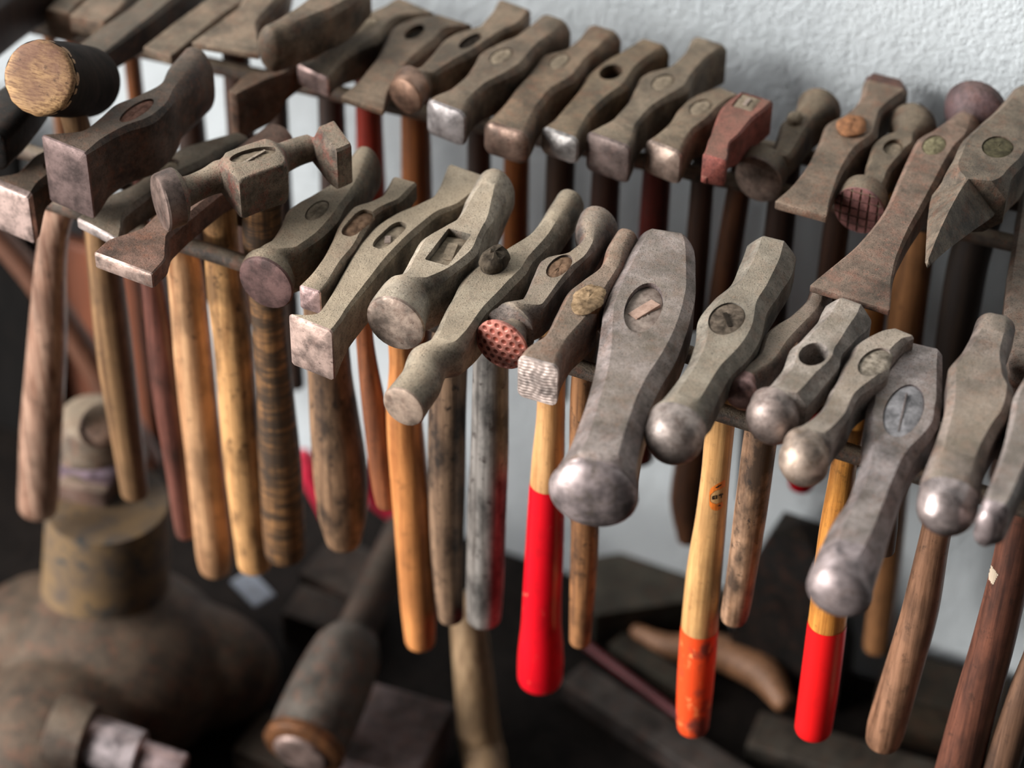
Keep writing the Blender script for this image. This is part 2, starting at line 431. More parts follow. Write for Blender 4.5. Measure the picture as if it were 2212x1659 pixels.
        if grip is not None:                                      # painted lower part
            i0 = int(np.argmin([abs(_py(root, yaw, E, x)-grip) for x in X])); off = .00035
            gr = []
            for i in range(i0, len(q)): gr.append(hring(X[i], T[i], Rq[i]+off, Rq[i]+off))
            for f in (.94, .78, .55): gr.append(hring(X[-1]+T[-1]*(Rq[-1]+off)*hcap*math.sqrt(1-f*f), T[-1], (Rq[-1]+off)*f, (Rq[-1]+off)*f))
            bm = bmesh.new(); V = [[bm.verts.new(p) for p in r] for r in gr]
            for a in range(len(V)-1):
                for j in range(28): bm.faces.new((V[a][j], V[a][(j+1) % 28], V[a+1][(j+1) % 28], V[a+1][j]))
            bmesh.ops.recalc_face_normals(bm, faces=bm.faces)
            gm = bpy.data.meshes.new('painted_grip'); bm.to_mesh(gm); bm.free(); finish(gm, 50)
            g_ = link('painted_grip', gm, gmat, ho)
        if wedge:
            wl, ww, ang, wx, wy = wedge
            wm = box_mesh('wedge', ww/1000, wl/1000, .006, .0004)
            wo = link('wedge', wm, wmat, ho); wo.location = (wx/1000, wy/1000, -rec-.0018); wo.rotation_euler = (math.radians(3), math.radians(-4), math.radians(ang))
    HAM[key] = dict(root=root, E=E, yaw=yaw, handle=ho, zt=zt)
    return root
def proj(p):
    d = np.asarray(p)-CAM; z = np.dot(d, F_); return CX+FPX*np.dot(d, R_)/z, CY-FPX*np.dot(d, U_)/z
def _py(root, yaw, E, x):
    c, s = math.cos(yaw), math.sin(yaw)
    return proj(E+np.array([c*x[0]-s*x[1], s*x[0]+c*x[1], x[2]]))[1]

# ------------------------------------------------------------------ materials for the hammers
DUSTY = wood('dusty_wood_end', (146, 131, 111), (112, 99, 84), .75, .35)
BROWNEND = wood('brown_wood_end', (132, 104, 82), (90, 68, 52), .7, .4)
DARKEND = wood('dark_wood_end', (52, 44, 36), (30, 25, 20), .8, .3)
PALEEND = wood('pale_cracked_end', (158, 142, 130), (120, 104, 94), .7, .35)
WEDGE = steel('wedge_steel', (150, 136, 124), .2, .3)
def circ(r): return r

# ------------------------------------------------------------------ front row, left to right
hammer('F1', 'F', 'hammer with bright polished square face at the left edge', ('P', 125, 345),
       [('P', -28, 393, 67, 422, 38, .08, 0), ('P', -15, 385, 72, 415, 38, .1, 0), ('P', 38, 368, 92, 397, 24, .3, 0), ('P', 70, 335, 135, 362, 23, .3, 0),
        ('P', 104, 318, 150, 342, 23, .3, 0)], ('flat', 1.2, .8), ('flat', 2),
       steel('steel_f_a', (82, 66, 56), .35, .1), polished('face_f_a', (205, 178, 168), .22, spots=.25), 1,
       (26, 13, 1, 'oval'), [(115, 520, 66), (101, 760, 86), (88, 950, 90), (84, 1060, 88), (82, 1095, 84)],
       wood('wood_f_a', (168, 136, 116), (104, 64, 46), .36, .45), .18, wtop=BROWNEND, zt=0.9960)
hammer('F2', 'F', 'big dark hammer with large square pinkish face just below the round wooden mallet', ('A', 1055, 850),
       [('A', 310, 1045, 690, 1165, 52, .08, 0), ('A', 400, 1037, 725, 1140, 51, .12, 0), ('A', 640, 1005, 830, 1075, 46, .25, 0), ('A', 760, 905, 975, 1000, 45, .25, 0),
        ('A', 870, 800, 1170, 930, 45, .22, 0), ('A', 1100, 705, 1270, 840, 44, .22, 0), ('A', 1260, 640, 1350, 770, 42, .5, .5), ('A', 1330, 540, 1500, 690, 46, .7, .8), ('A', 1420, 490, 1620, 610, 50, .85, 1)],
       ('flat', 1.5, 1.2), ('dome', 7), steel('steel_f_b', (84, 69, 60), .35, .08), polished('face_f_b', (112, 94, 90), .38, spot=(70, 55, 52), spots=.4), 0,
       (32, 12, 1.0, 'oval'), [(300, 450, 32), (316, 540, 42), (335, 650, 54), (365, 850, 72), (385, 1000, 60), (398, 1120, 50), (402, 1150, 46)],
       wood('wood_f_b', (104, 64, 54), (58, 32, 26), .35, .45), .5, wtop=wood('red_wood_end', (128, 92, 78), (84, 56, 44), .7, .3), zt=1.042)
hammer('F3', 'F', 'grey textured straight-edged hammer between the big square one and the rusty flared blade', ('A', 1285, 1280),
       [('E', 585, 258, 930, 402, 8, .15, 0), ('E', 640, 210, 955, 330, 12, .2, 0), ('E', 725, 115, 975, 225, 18, .25, 0), ('A', 1060, 1395, 1180, 1490, 22, .3, 0),
        ('A', 1215, 1250, 1385, 1340, 22, .3, 0), ('A', 1360, 1150, 1590, 1245, 22, .3, 0), ('A', 1560, 1080, 1720, 1180, 22, .4, .3), ('A', 1780, 1040, 1930, 1110, 22, .6, .6)],
       ('flat', 1.5, .3), ('flat', 3), steel('steel_f_c', (96, 88, 79), .2, .22, rough=.6), polished('edge_f_c', (170, 156, 150), .3, spots=.3), 0,
       (20, 12, 2.2, 'oval'), [(400, 590, 78), (424, 830, 84), (448, 1050, 80), (462, 1190, 78), (465, 1222, 70)],
       wood('wood_f_c', (196, 152, 112), (140, 96, 64), .4, .5), .7, wtop=DUSTY, zt=0.9850)
hammer('F4', 'F', 'rusty red-brown flared blade hammer beneath the disc-and-flange double-headed one', ('P', 466, 385),
       [('E', 745, 500, 1165, 690, 12, .12, 0), ('E', 830, 420, 1250, 600, 13, .14, 0), ('E', 1000, 352, 1280, 480, 18, .2, 0), ('E', 1115, 300, 1305, 395, 22, .25, 0),
        ('P', 410, 384, 458, 432, 22, .3, 0), ('P', 444, 358, 500, 406, 22, .3, 0), ('P', 484, 334, 540, 380, 22, .4, .5), ('P', 573, 285, 628, 318, 28, .9, 1)],
       ('flat', 1.5, .6), ('dome', 6), steel('steel_f_d', (122, 92, 80), .55, .1, rustc=(132, 84, 64)), polished('edge_f_d', (176, 152, 140), .3, spots=.45, spot=(140, 100, 84)), 0,
       None, [(483, 590, 78), (505, 750, 86), (520, 950, 82), (540, 1130, 78), (550, 1215, 74)],
       wood('wood_f_d', (204, 156, 104), (146, 102, 62), .4, .7), .6, zt=1.0000)
hammer('F5', 'F', 'hammer with disc face, square block middle and square flange, traces of red paint', ('A', 1950, 1190),
       [('A', 1250, 1560, 'w', 38, 37, 1, 1, 2), ('A', 1370, 1510, 'w', 38, 37, 1, 1, 2), ('A', 1400, 1495, 'w', 32, 31, 1, 1, 0), ('A', 1430, 1480, 'w', 20, 20, 1, 1, -5), ('A', 1560, 1420, 'w', 18, 18, 1, 1, -6), ('A', 1680, 1365, 'w', 21, 21, 1, 1, -4),
        ('A', 1775, 1290, 'w', 32, 30, .25, .6, 0), ('A', 1810, 1270, 'w', 33, 31, .1, .5, 0), ('A', 2105, 1165, 'w', 33, 31, .1, .5, 0), ('A', 2140, 1155, 'w', 31, 30, .25, .6, 0), ('A', 2190, 1215, 'w', 20, 20, 1, 1, -5),
        ('A', 2390, 1140, 'w', 18, 18, 1, 1, -6), ('A', 2470, 1100, 'w', 24, 24, .3, 0, -3), ('A', 2525, 1060, 'w', 31, 31, .1, 0, 3), ('A', 2630, 1018, 'w', 31, 31, .1, 0, 3)],
       ('flat', 2, 1.2), ('flat', 1), steel('steel_f_e', (112, 99, 86), .3, .28, rustc=(150, 60, 50), rough=.6), polished('face_f_e', (112, 95, 87), .42, spots=.35), 1,
       (31, 13, 2.2, 'oval'), [(567, 500, 88), (580, 680, 75), (595, 850, 80), (605, 1000, 92), (613, 1130, 94), (616, 1190, 88)],
       wood('wood_f_e', (138, 98, 60), (74, 52, 34), .5, .5, band=.85), .5, wtop=DUSTY, wedge=(22, 2, 20, 1.5, -1), wmat=WEDGE, zt=1.0420)
hammer('F6', 'F', 'hammer with flush round brown face, just left of the small pink-faced one', ('G', 660, 480),
       [('G', 72, 960, 470, 1105, -1, 1, 1, 2), ('G', 108, 895, 480, 1030, -1, 1, 1, 2), ('G', 190, 800, 445, 905, 38, .7, .6, 1), ('G', 300, 700, 535, 790, 36, .3, .2), ('G', 385, 580, 680, 680, 36, .25, 0),
        ('G', 450, 440, 800, 560, 36, .25, 0), ('G', 635, 335, 870, 440, 36, .25, 0), ('G', 770, 255, 950, 360, 34, .4, .3), ('G', 945, 95, 1130, 200, 40, .9, .9)],
       ('flat', 2, 1), ('dome', 7), steel('steel_f_f', (100, 90, 76), .3, .38, rough=.6), polished('face_f_f', (100, 76, 72), .5, spot=(80, 52, 50), spots=.6, metal=.4), 0,
       (24, 12, .3, 'oval'), [(712, 800, 96), (722, 900, 108), (735, 1020, 118), (740, 1110, 105), (742, 1160, 80)],
       wood('wood_f_f', (132, 102, 76), (84, 60, 42), .5, .9), .75, wtop=DUSTY)
hammer('F7', 'F', 'slim hammer with small pink pitted face and broken wood in its slot', ('G', 970, 575),
       [('G', 525, 1055, 690, 1105, 18, .2, .5), ('G', 600, 980, 745, 1045, 20, .25, .4), ('G', 700, 850, 850, 895, 26, .3, .2), ('G', 770, 720, 955, 765, 32, .25, 0), ('G', 845, 565, 1025, 640, 34, .25, 0),
        ('G', 930, 455, 1095, 525, 34, .25, 0), ('G', 1070, 415, 1200, 450, 28, .3, 0), ('G', 1170, 350, 1310, 400, 22, .3, 0), ('G', 1240, 225, 1430, 270, 14, .2, 0)],
       ('flat', 1.5, 1.5), ('flat', 1.5), steel('steel_f_g', (118, 104, 88), .3, .45), polished('face_f_g', (190, 160, 155), .35, spots=.6), 0,
       (31, 12, 4.5, 'slot'), [(787, 720, 38), (811, 900, 54), (832, 1050, 58), (838, 1085, 52)],
       wood('wood_f_g', (138, 84, 54), (86, 48, 30), .4, .3), .5, wtop=BROWNEND, lump=3.0)
hammer('F8', 'F', 'long hammer flaring to a pale pink square face, dusty slot eye with a pebble', ('G', 1220, 670),
       [('G', 430, 1290, 800, 1392, 40, .12, .3), ('G', 545, 1293, 815, 1372, 38, .14, .2), ('G', 655, 1272, 845, 1335, 34, .2, 0), ('G', 720, 1195, 900, 1250, 32, .22, 0), ('G', 855, 960, 1070, 1034, 32, .22, 0), ('G', 1005, 710, 1245, 822, 34, .22, 0),
        ('G', 1115, 590, 1372, 694, 34, .22, 0), ('G', 1250, 505, 1490, 590, 33, .22, 0), ('G', 1420, 440, 1620, 490, 32, .25, 0), ('G', 1545, 370, 1790, 410, 26, .2, 0), ('G', 1655, 140, 2020, 225, 22, .15, 0)],
       ('flat', 1.5, 1.5), ('flat', 1.5), steel('steel_f_h', (142, 131, 114), .15, .55, rough=.6), polished('face_f_h', (188, 162, 150), .36, spots=.3, spot=(110, 70, 56)), 0,
       (32, 11, 3, 'slot'), [(867, 770, 54), (873, 900, 78), (888, 1080, 82), (903, 1300, 76), (908, 1382, 66)],
       wood('wood_f_h', (196, 130, 76), (138, 82, 44), .38, .3), .65, wtop=DUSTY, wedge=(7, 4, 30, 0, -2), wmat=PALEEND, zt=0.9950)
hammer('F9', 'F', 'stout hammer with stained round face and rectangular eye holding a loose wedge', ('G', 1670, 760),
       [('G', 1050, 1275, 1490, 1415, -1, 1, 1, 2), ('G', 1085, 1215, 1490, 1350, -1, 1, 1, 2), ('G', 1180, 1090, 1520, 1215, 42, .9, .9, 1), ('G', 1285, 985, 1570, 1070, 42, .5, .2), ('G', 1400, 800, 1750, 920, 40, .22, 0), ('G', 1455, 700, 1895, 790, 39, .2, 0),
        ('G', 1605, 620, 1945, 665, 40, .2, 0), ('G', 1725, 550, 1990, 580, 38, .25, 0), ('G', 1795, 395, 2085, 430, 40, .5, .3), ('G', 1870, 290, 2180, 350, 42, .85, .7)],
       ('flat', 2, 1), ('dome', 12), steel('steel_f_i', (152, 142, 128), .2, .5, rough=.6), polished('face_f_i', (165, 146, 132), .4, spots=.8, spot=(96, 70, 58)), 0,
       (36, 16, 5, 'rect'), [(966, 900, 82), (965, 1000, 82), (965, 1150, 74), (970, 1280, 62), (974, 1330, 56)],
       wood('wood_f_i', (128, 102, 80), (76, 56, 42), .5, .95), .5, wtop=DUSTY, wedge=(17, 7, 10, 1, 1), wmat=DUSTY, zt=1.0080)
hammer('F10', 'F', 'hammer with cylindrical nose and a dark stub of wood poking out of its eye', ('P', 1068, 572),
       [('K', 1175, 290, 1485, 405, -1, 1, 1, -2), ('K', 1300, 140, 1590, 250, -1, 1, 1, -1), ('P', 885, 772, 968, 800, 26, 1, 1, 0), ('P', 930, 728, 1002, 752, 28, .5, .3, 0), ('P', 976, 646, 1045, 678, 34, .25, 0), ('P', 1006, 590, 1095, 628, 32, .25, 0),
        ('P', 1044, 558, 1132, 590, 32, .25, 0), ('P', 1086, 538, 1150, 562, 32, .3, 0), ('P', 1150, 497, 1195, 520, 28, .5, .2), ('P', 1184, 455, 1235, 482, 28, .8, .8), ('P', 1203, 432, 1256, 458, 30, .9, 1)],
       ('flat', 1.5, .8), ('dome', 8), steel('steel_f_j', (136, 127, 112), .2, .5, rough=.6), polished('face_f_j', (158, 138, 122), .45, spots=.4), 0,
       (22, 16, -.5, 'round'), [(1060, 800, 78), (1058, 950, 82), (1052, 1100, 84), (1048, 1250, 82), (1045, 1332, 76)],
       wood('wood_f_j', (126, 120, 114), (70, 62, 56), .6, .85), .35, wtop=wood('charred_stub', (84, 74, 62), (40, 34, 28), .85, .5), lump=10, zt=1.0010)
def dimples(x, z, f):
    p = .0055; best = 1
    j0 = round(z/(p*.866))
    for j in (j0-1, j0, j0+1):
        ox = (j % 2)*.5*p; i0 = round((x-ox)/p)
        dx = x-ox-i0*p; dz = z-j*p*.866; best = min(best, math.hypot(dx, dz))
    d = max(0, 1-(best/.0019)**2)
    return .0022*(1-f*f)+.0004-(.0009*d if f < .95 else 0)
def in_dimple(x, z):
    return dimples(x, z, .5)-(.0022*.75+.0004) < -.00028
hammer('F11', 'F', 'hammer with round rust-red face full of dimples', ('H', 885, 480),
       [('H', 250, 1015, 640, 1150, -1, 1, 1, 4), ('H', 335, 905, 690, 1040, -1, 1, 1, 4), ('H', 390, 880, 680, 990, 34, 1, 1, 2), ('H', 470, 905, 640, 960, 22, .6, .5, -2), ('H', 525, 860, 665, 915, 22, .3, 0, -1), ('H', 605, 725, 770, 790, 26, .25, 0), ('H', 690, 550, 890, 630, 32, .22, 0),
        ('H', 745, 430, 995, 505, 34, .22, 0), ('H', 960, 365, 1090, 420, 28, .25, 0), ('H', 1035, 310, 1165, 355, 24, .5, .3), ('H', 1000, 225, 1270, 290, 30, .95, 1, 3), ('H', 1030, 150, 1340, 235, 34, 1, 1, 4)],
       ('flat', .8, .5), ('dome', 7), steel('steel_f_k', (112, 101, 94), .3, .35), None, 0, (26, 13, 1.2, 'oval'),
       [(1190, 890, 62), (1184, 1000, 72), (1178, 1150, 80), (1170, 1330, 84), (1168, 1430, 98), (1167, 1462, 96)],
       wood('wood_f_k', (208, 158, 106), (160, 110, 64), .36, .2), .55, 1047, paint('red_paint_a', (206, 12, 28), (190, 140, 110), .05, .3, .2), wtop=BROWNEND,
       relief=(polished('dimple_face', (178, 116, 102), .42, spot=(128, 58, 46), spots=.6, metal=.4), dimples, polished('dimple_rust', (146, 72, 56), .5, spot=(104, 44, 34), spots=.6, metal=.2), in_dimple), zt=1.0040)
def filed(x, z, f):
    return .0006+.0012*(1-f*f)+(.00017*math.sin(z*2*math.pi/.0023+1.2*math.sin(x*450)+x*40)+.0001*math.sin(x*2*math.pi/.0047+2*math.sin(z*420)))*(1 if f < .95 else .2)
hammer('F12', 'F', 'rough brown hammer with filed cross-hatched bright square face', ('H', 1110, 745),
       [('H', 575, 1180, 885, 1262, 31, .35, 1), ('H', 625, 1115, 905, 1185, 31, .35, .8), ('H', 775, 1010, 975, 1060, 30, .35, .4), ('H', 865, 835, 1110, 905, 32, .3, .3), ('H', 950, 670, 1225, 755, 34, .3, .3),
        ('H', 1060, 585, 1275, 655, 34, .3, .3), ('H', 1200, 485, 1350, 540, 30, .4, .5), ('H', 1260, 335, 1440, 395, 32, .7, .8), ('H', 1310, 275, 1490, 325, 32, .8, 1)],
       ('flat', 1.2, .8), ('dome', 6), steel('steel_f_l', (120, 100, 88), .5, .2, rough=.6, pit=.8), None, 0, (28, 17, .2, 'round'),
       [(1258, 830, 50), (1262, 1000, 64), (1262, 1200, 60), (1256, 1330, 52), (1253, 1383, 46)], wood('wood_f_l', (150, 104, 66), (90, 58, 36), .5, .85), .6,
       wtop=wood('frayed_end', (168, 140, 108), (96, 76, 54), .8, .6), lump=2.4, relief=(polished('filed_face', (196, 178, 168), .42, spots=.35, metal=.4), filed), zt=1.0060)
hammer('F13', 'F', 'largest grey steel hammer, centre right, ending in a broad rounded bulb', ('H', 1535, 800),
       [('L', 650, 985, 1366, 1030, 46, 1, 1, -2), ('L', 656, 925, 1364, 965, 47, .85, .8, -.5), ('L', 694, 840, 1352, 872, 46, .62, .35, 0), ('L', 752, 752, 1348, 782, 45, .52, .1, 0), ('L', 850, 575, 1375, 600, 42, .5, 0, .5), ('L', 945, 315, 1440, 335, 40, .45, 0), ('L', 1000, 115, 1530, 138, 39, .42, 0),
        ('H', 1178, 1115, 1795, 1140, 38, .38, 0), ('H', 1200, 945, 1860, 972, 38, .32, 0), ('H', 1222, 805, 1905, 832, 38, .3, 0), ('H', 1285, 645, 1942, 675, 38, .3, 0), ('H', 1378, 455, 1945, 490, 38, .32, 0), ('H', 1480, 265, 1930, 310, 38, .36, .2), ('H', 1510, 215, 1905, 270, 36, .4, .3)],
       ('dome', 13), ('flat', 3, 1), steel('steel_f_m', (146, 134, 131), .25, .2, rough=.42, metal=.5), polished('bulb_f_m', (152, 138, 136), .4, spots=.8, spot=(96, 84, 70), metal=.6), 1,
       (50, 22.5, 3.0, 'oval'), [(1372, 880, 54), (1350, 1070, 52)], wood('wood_f_m', (120, 84, 60), (70, 44, 30), .5, .4), .5, wtop=PALEEND, wedge=(20, 8, -36, .5, 1), wmat=wood('wedge_wood', (182, 150, 132), (150, 118, 100), .6, .2), zt=1.0080)
hammer('F14', 'F', 'ball-faced hammer with octagonal tail, on a tan orange-dipped handle with a sticker', ('P', 1570, 688),
       [('P', 1392, 930, 1521, 954, -1, 1, 1, .3), ('P', 1399, 898, 1530, 919, 32, .9, .85, .3), ('P', 1432, 855, 1542, 877, 30, .55, .2, 0), ('P', 1480, 792, 1576, 808, 30, .5, 0), ('P', 1498, 742, 1621, 758, 33, .42, 0), ('P', 1505, 690, 1650, 708, 35, .36, 0), ('P', 1538, 645, 1660, 662, 34, .42, 0), ('P', 1580, 607, 1684, 626, 34, .5, 0),
        ('P', 1600, 560, 1712, 582, 36, .55, 0), ('P', 1614, 522, 1722, 545, 39, .56, .1)],
       ('dome', 16), ('flat', 4, 2), steel('steel_f_n', (122, 116, 106), .2, .3, rough=.48), polished('ball_f_n', (160, 146, 138), .4, spots=.8, spot=(100, 82, 72), metal=.6), 1,
       (33, 21, .6, 'round'), [(1558, 880, 66), (1548, 1000, 62), (1538, 1100, 66), (1520, 1250, 78), (1508, 1400, 80), (1498, 1540, 72), (1497, 1568, 66)],
       wood('wood_f_n', (208, 160, 104), (158, 112, 66), .4, .25), .45, 1356, paint('orange_red_paint', (222, 72, 30), (232, 150, 90), .4, .4, .85, dirtc=(84, 50, 44)), wtop=wood('flush_end', (118, 104, 90), (70, 60, 50), .7, .5), wedge=(13, 3, 34, 1, -1), wmat=DARKEND, zt=1.0130)
hammer('F15', 'F', 'small brown hammer squeezed between two ball-faced hammers, on a pale worn handle', ('I', 365, 800),
       [('P', 1567, 838, 1642, 862, -1, 1, 1, 1), ('I', 8, 1100, 150, 1150, 18, .7, .8), ('I', 158, 948, 310, 1010, 20, .4, .4), ('I', 215, 785, 430, 850, 20, .35, .3), ('I', 270, 735, 480, 790, 20, .35, .3), ('I', 405, 655, 570, 695, 20, .4, .4),
        ('I', 510, 560, 665, 600, 22, .5, .5), ('I', 555, 470, 740, 520, 24, .85, .9)],
       ('dome', 8), ('dome', 4), steel('steel_f_o', (120, 105, 96), .35, .25, rough=.5), polished('knob_f_o', (150, 118, 112), .32, spots=.4, spot=(110, 74, 66)), 1,
       None, [(1645, 930, 74), (1625, 1080, 72), (1605, 1220, 66), (1588, 1320, 62), (1585, 1333, 58)], wood('wood_f_o', (168, 132, 104), (112, 78, 52), .55, .9), .45, zt=1.0010)
hammer('F16', 'F', 'pale ball-faced octagonal hammer with an empty round eye hole', ('I', 590, 945),
       [('I', 62, 1395, 500, 1475, -1, 1, 1, .3), ('I', 88, 1308, 510, 1380, 32, .9, .85, .3), ('I', 200, 1222, 560, 1300, 30, .55, .2), ('I', 322, 1085, 680, 1150, 29, .5, 0), ('I', 393, 910, 812, 985, 33, .36, 0), ('I', 488, 830, 830, 900, 33, .36, 0), ('I', 598, 705, 950, 765, 33, .48, 0), ('I', 642, 610, 1040, 680, 36, .54, 0), ('I', 672, 560, 1058, 640, 37, .56, .1)],
       ('dome', 15), ('flat', 4, 2), steel('steel_f_p', (160, 150, 142), .2, .25, rough=.46), polished('ball_f_p', (150, 134, 126), .4, spots=.8, spot=(96, 76, 68), metal=.6), 1,
       (23, 16.5, 14, 'round'), None, None, zt=1.0140)
hammer('F17', 'F', 'grey ball-faced hammer with crumbling eye wood, its tan handle dipped bright red', ('I', 1062, 1005),
       [('M', 308, 650, 742, 725, -1, 1, 1, .3), ('M', 338, 552, 748, 622, 32, .9, .85, .3), ('M', 445, 440, 755, 530, 29, .5, .2), ('I', 630, 1390, 855, 1440, 28, .35, 0), ('I', 735, 1200, 945, 1260, 29, .32, 0), ('I', 840, 985, 1180, 1080, 30, .3, .2), ('I', 900, 880, 1215, 945, 33, .3, .2), ('I', 1080, 775, 1300, 845, 30, .3, .1), ('I', 1185, 752, 1370, 810, 24, .2, 0)],
       ('dome', 15), ('flat', 2), steel('steel_f_q', (144, 133, 125), .2, .3, rough=.46), polished('ball_f_q', (158, 140, 126), .4, spots=.8, spot=(104, 84, 66), metal=.6), 1,
       (30, 16.5, 2.5, 'round'), [(1822, 1010, 56), (1805, 1150, 72), (1790, 1320, 82), (1770, 1480, 82), (1757, 1572, 78)],
       wood('wood_f_q', (210, 142, 66), (150, 88, 36), .36, .35), .5, 1352, paint('red_paint_b', (218, 22, 24), (190, 120, 90), .0, .34, .15), wtop=wood('crumbled_end', (158, 146, 130), (90, 80, 68), .85, .7), lump=1.6, zlim=(.99, 1.06))
hammer('F18', 'F', 'large pale grey long-necked hammer with oval eye, its nose above the bright red handle end', ('I', 1285, 1378),
       [('N', 528, 228, 1056, 303, 35, 1, 1, -1), ('N', 550, 140, 1062, 202, 35, .8, .6, 0), ('M', 640, 1350, 1112, 1402, 35, .55, .1, .8), ('M', 745, 1155, 1182, 1190, 33, .5, 0), ('M', 860, 985, 1235, 1010, 31, .5, 0), ('M', 932, 770, 1310, 795, 30, .45, 0), ('M', 966, 590, 1400, 615, 28, .4, 0), ('M', 968, 440, 1510, 465, 27, .3, 0),
        ('M', 983, 330, 1575, 355, 27, .26, 0), ('I', 1013, 1250, 1592, 1305, 27, .26, 0), ('I', 1098, 1130, 1592, 1195, 27, .26, 0), ('I', 1212, 975, 1592, 1035, 28, .28, 0), ('I', 1298, 870, 1588, 930, 28, .3, .2)],
       ('dome', 11), ('flat', 3, 1), steel('steel_f_r', (158, 147, 145), .25, .15, rough=.4, metal=.5), polished('nose_f_r', (152, 138, 136), .4, spots=.8, spot=(100, 84, 76), metal=.6), 2,
       (50, 22, .7, 'oval'), [(1918, 1060, 54), (1914, 1140, 50), (1911, 1188, 44)], wood('wood_f_r', (66, 46, 34), (40, 28, 20), .5, .4), .5, wtop=polished('flush_grey_end', (150, 146, 146), .5, spots=.3, spot=(110, 112, 116), metal=.3), wedge=(34, 1, 5, 0, -2), wmat=steel('grey_wedge', (110, 100, 98), .1, .1), zt=1.0000)
hammer('F19', 'F', 'brownish tongue-shaped hammer with shiny rounded nose, right of the large pale one', ('I', 1860, 1180),
       [('M', 1380, 1030, 1860, 1090, 32, 1, 1, 0), ('M', 1400, 900, 1885, 945, 31, .75, .7), ('M', 1455, 740, 1910, 775, 30, .5, .4), ('M', 1530, 550, 1950, 580, 31, .36, .1), ('M', 1578, 400, 2020, 425, 33, .3, 0), ('M', 1610, 250, 2110, 280, 35, .26, 0), ('I', 1620, 1130, 2145, 1185, 36, .25, 0),
        ('I', 1638, 1035, 2105, 1095, 35, .28, 0), ('I', 1753, 890, 2080, 945, 32, .36, .1), ('I', 1813, 770, 2110, 835, 30, .42, .3), ('I', 1846, 665, 2148, 745, 30, .6, .7)],
       ('dome', 16), ('dome', 9), steel('steel_f_s', (124, 111, 104), .3, .25, rough=.42), polished('nose_f_s', (158, 144, 140), .2, spots=.3, spot=(120, 96, 84), metal=.65), 1,
       None, [(2022, 1150, 66), (1992, 1300, 78), (1950, 1450, 82), (1915, 1570, 84), (1908, 1598, 76)], wood('wood_f_s', (140, 102, 78), (84, 56, 38), .42, .45), .5, zlim=(.99, 1.07))
hammer('F20', 'F', 'pale grey rounded-tip hammer cut by the right edge, on a dark red-brown handle', ('P', 2245, 872),
       [('M', 1850, 1120, 2010, 1215, 26, .8, .8, -3), ('M', 1900, 990, 2100, 1080, 30, .4, .3), ('M', 1985, 780, 2190, 860, 32, .3, 0), ('M', 2060, 560, 2290, 640, 34, .28, 0), ('M', 2110, 330, 2400, 430, 36, .25, 0), ('M', 2140, 180, 2500, 290, 36, .22, 0), ('M', 2230, 20, 2570, 100, 36, .25, 0), ('M', 2400, -160, 2640, -90, 34, .3, 0)],
       ('dome', 5), ('flat', 3), steel('steel_f_t', (134, 124, 119), .25, .2, rough=.42), polished('tip_f_t', (165, 150, 148), .3, spots=.3), 1,
       None, [(2190, 1200, 86), (2150, 1370, 92), (2105, 1530, 96), (2060, 1700, 98), (2030, 1810, 90)], wood('wood_f_t', (108, 66, 50), (62, 36, 28), .45, .5, worn=None), .5, zt=1.0240)
hammer('F21', 'F', 'brown wooden handle hanging in the lower right corner, its head out of view', ('P', 2330, 1010),
       [('P', 2262, 1160, 2300, 1185, 28, .4, .3), ('P', 2290, 990, 2380, 1030, 34, .25, 0), ('P', 2360, 850, 2430, 880, 30, .4, .3)], ('dome', 8), ('flat', 2), steel('steel_f_u', (120, 110, 104), .3, .2), None, 0,
       None, [(2258, 1370, 64), (2213, 1500, 70), (2168, 1640, 74), (2142, 1720, 72)], wood('wood_f_u', (104, 76, 58), (62, 42, 30), .5, .4), .5, zt=1.0000)
hammer('F22', 'F', 'black hammer head cut off by the left edge, above the bright polished square face', ('P', -22, 248),
       [('P', -92, 268, 10, 298, 32, .5, .7), ('P', -55, 236, 44, 264, 32, .5, .7), ('P', -20, 205, 72, 230, 32, .5, .7), ('P', 20, 180, 96, 200, 34, .6, .7)], ('dome', 5), ('dome', 5),
       steel('black_steel', (34, 30, 27), .2, .03, g=.7), None, 0, None, None, zt=1.029)

# ------------------------------------------------------------------ back row, left to right
def S_(i, c, **k): return steel('steel_b_%s' % i, c, **{**dict(dust=.12, g=1.05), **k})
hammer('B0', 'B', 'grey wedge hammer at the top edge, just right of the cut-off dark mallet', ('P', 157, -12),
       [('A', 372, 40, 525, 132, 24, .2, 0), ('A', 440, -30, 600, 50, 26, .25, 0), ('A', 510, -100, 700, -10, 28, .25, 0), ('A', 640, -230, 780, -150, 26, .3, 0)], ('flat', 1.5), ('flat', 2), S_('a', (117, 98, 81)), None, 0, None,
       [(150, 30, 32), (160, 110, 32), (190, 400, 32), (215, 640, 30)], wood('wood_b_a', (131, 71, 39), (93, 45, 23), .4, .2), zt=.99)
hammer('B1', 'B', 'broad grey wedge hammer at the top edge, its corner pointing at the charcoal hammer', ('P', 268, -42),
       [('A', 575, 72, 770, 205, 14, .12, 0), ('A', 690, -40, 920, 85, 20, .2, 0), ('A', 850, -210, 1080, -95, 30, .25, 0), ('A', 1010, -370, 1190, -280, 26, .3, 0)], ('flat', 1), ('flat', 2), S_('b', (121, 102, 85)), None, 0, None,
       [(284, 115, 36), (292, 190, 36), (310, 420, 34), (330, 680, 34)], wood('wood_b_b', (117, 71, 40), (81, 46, 24), .4, .2))
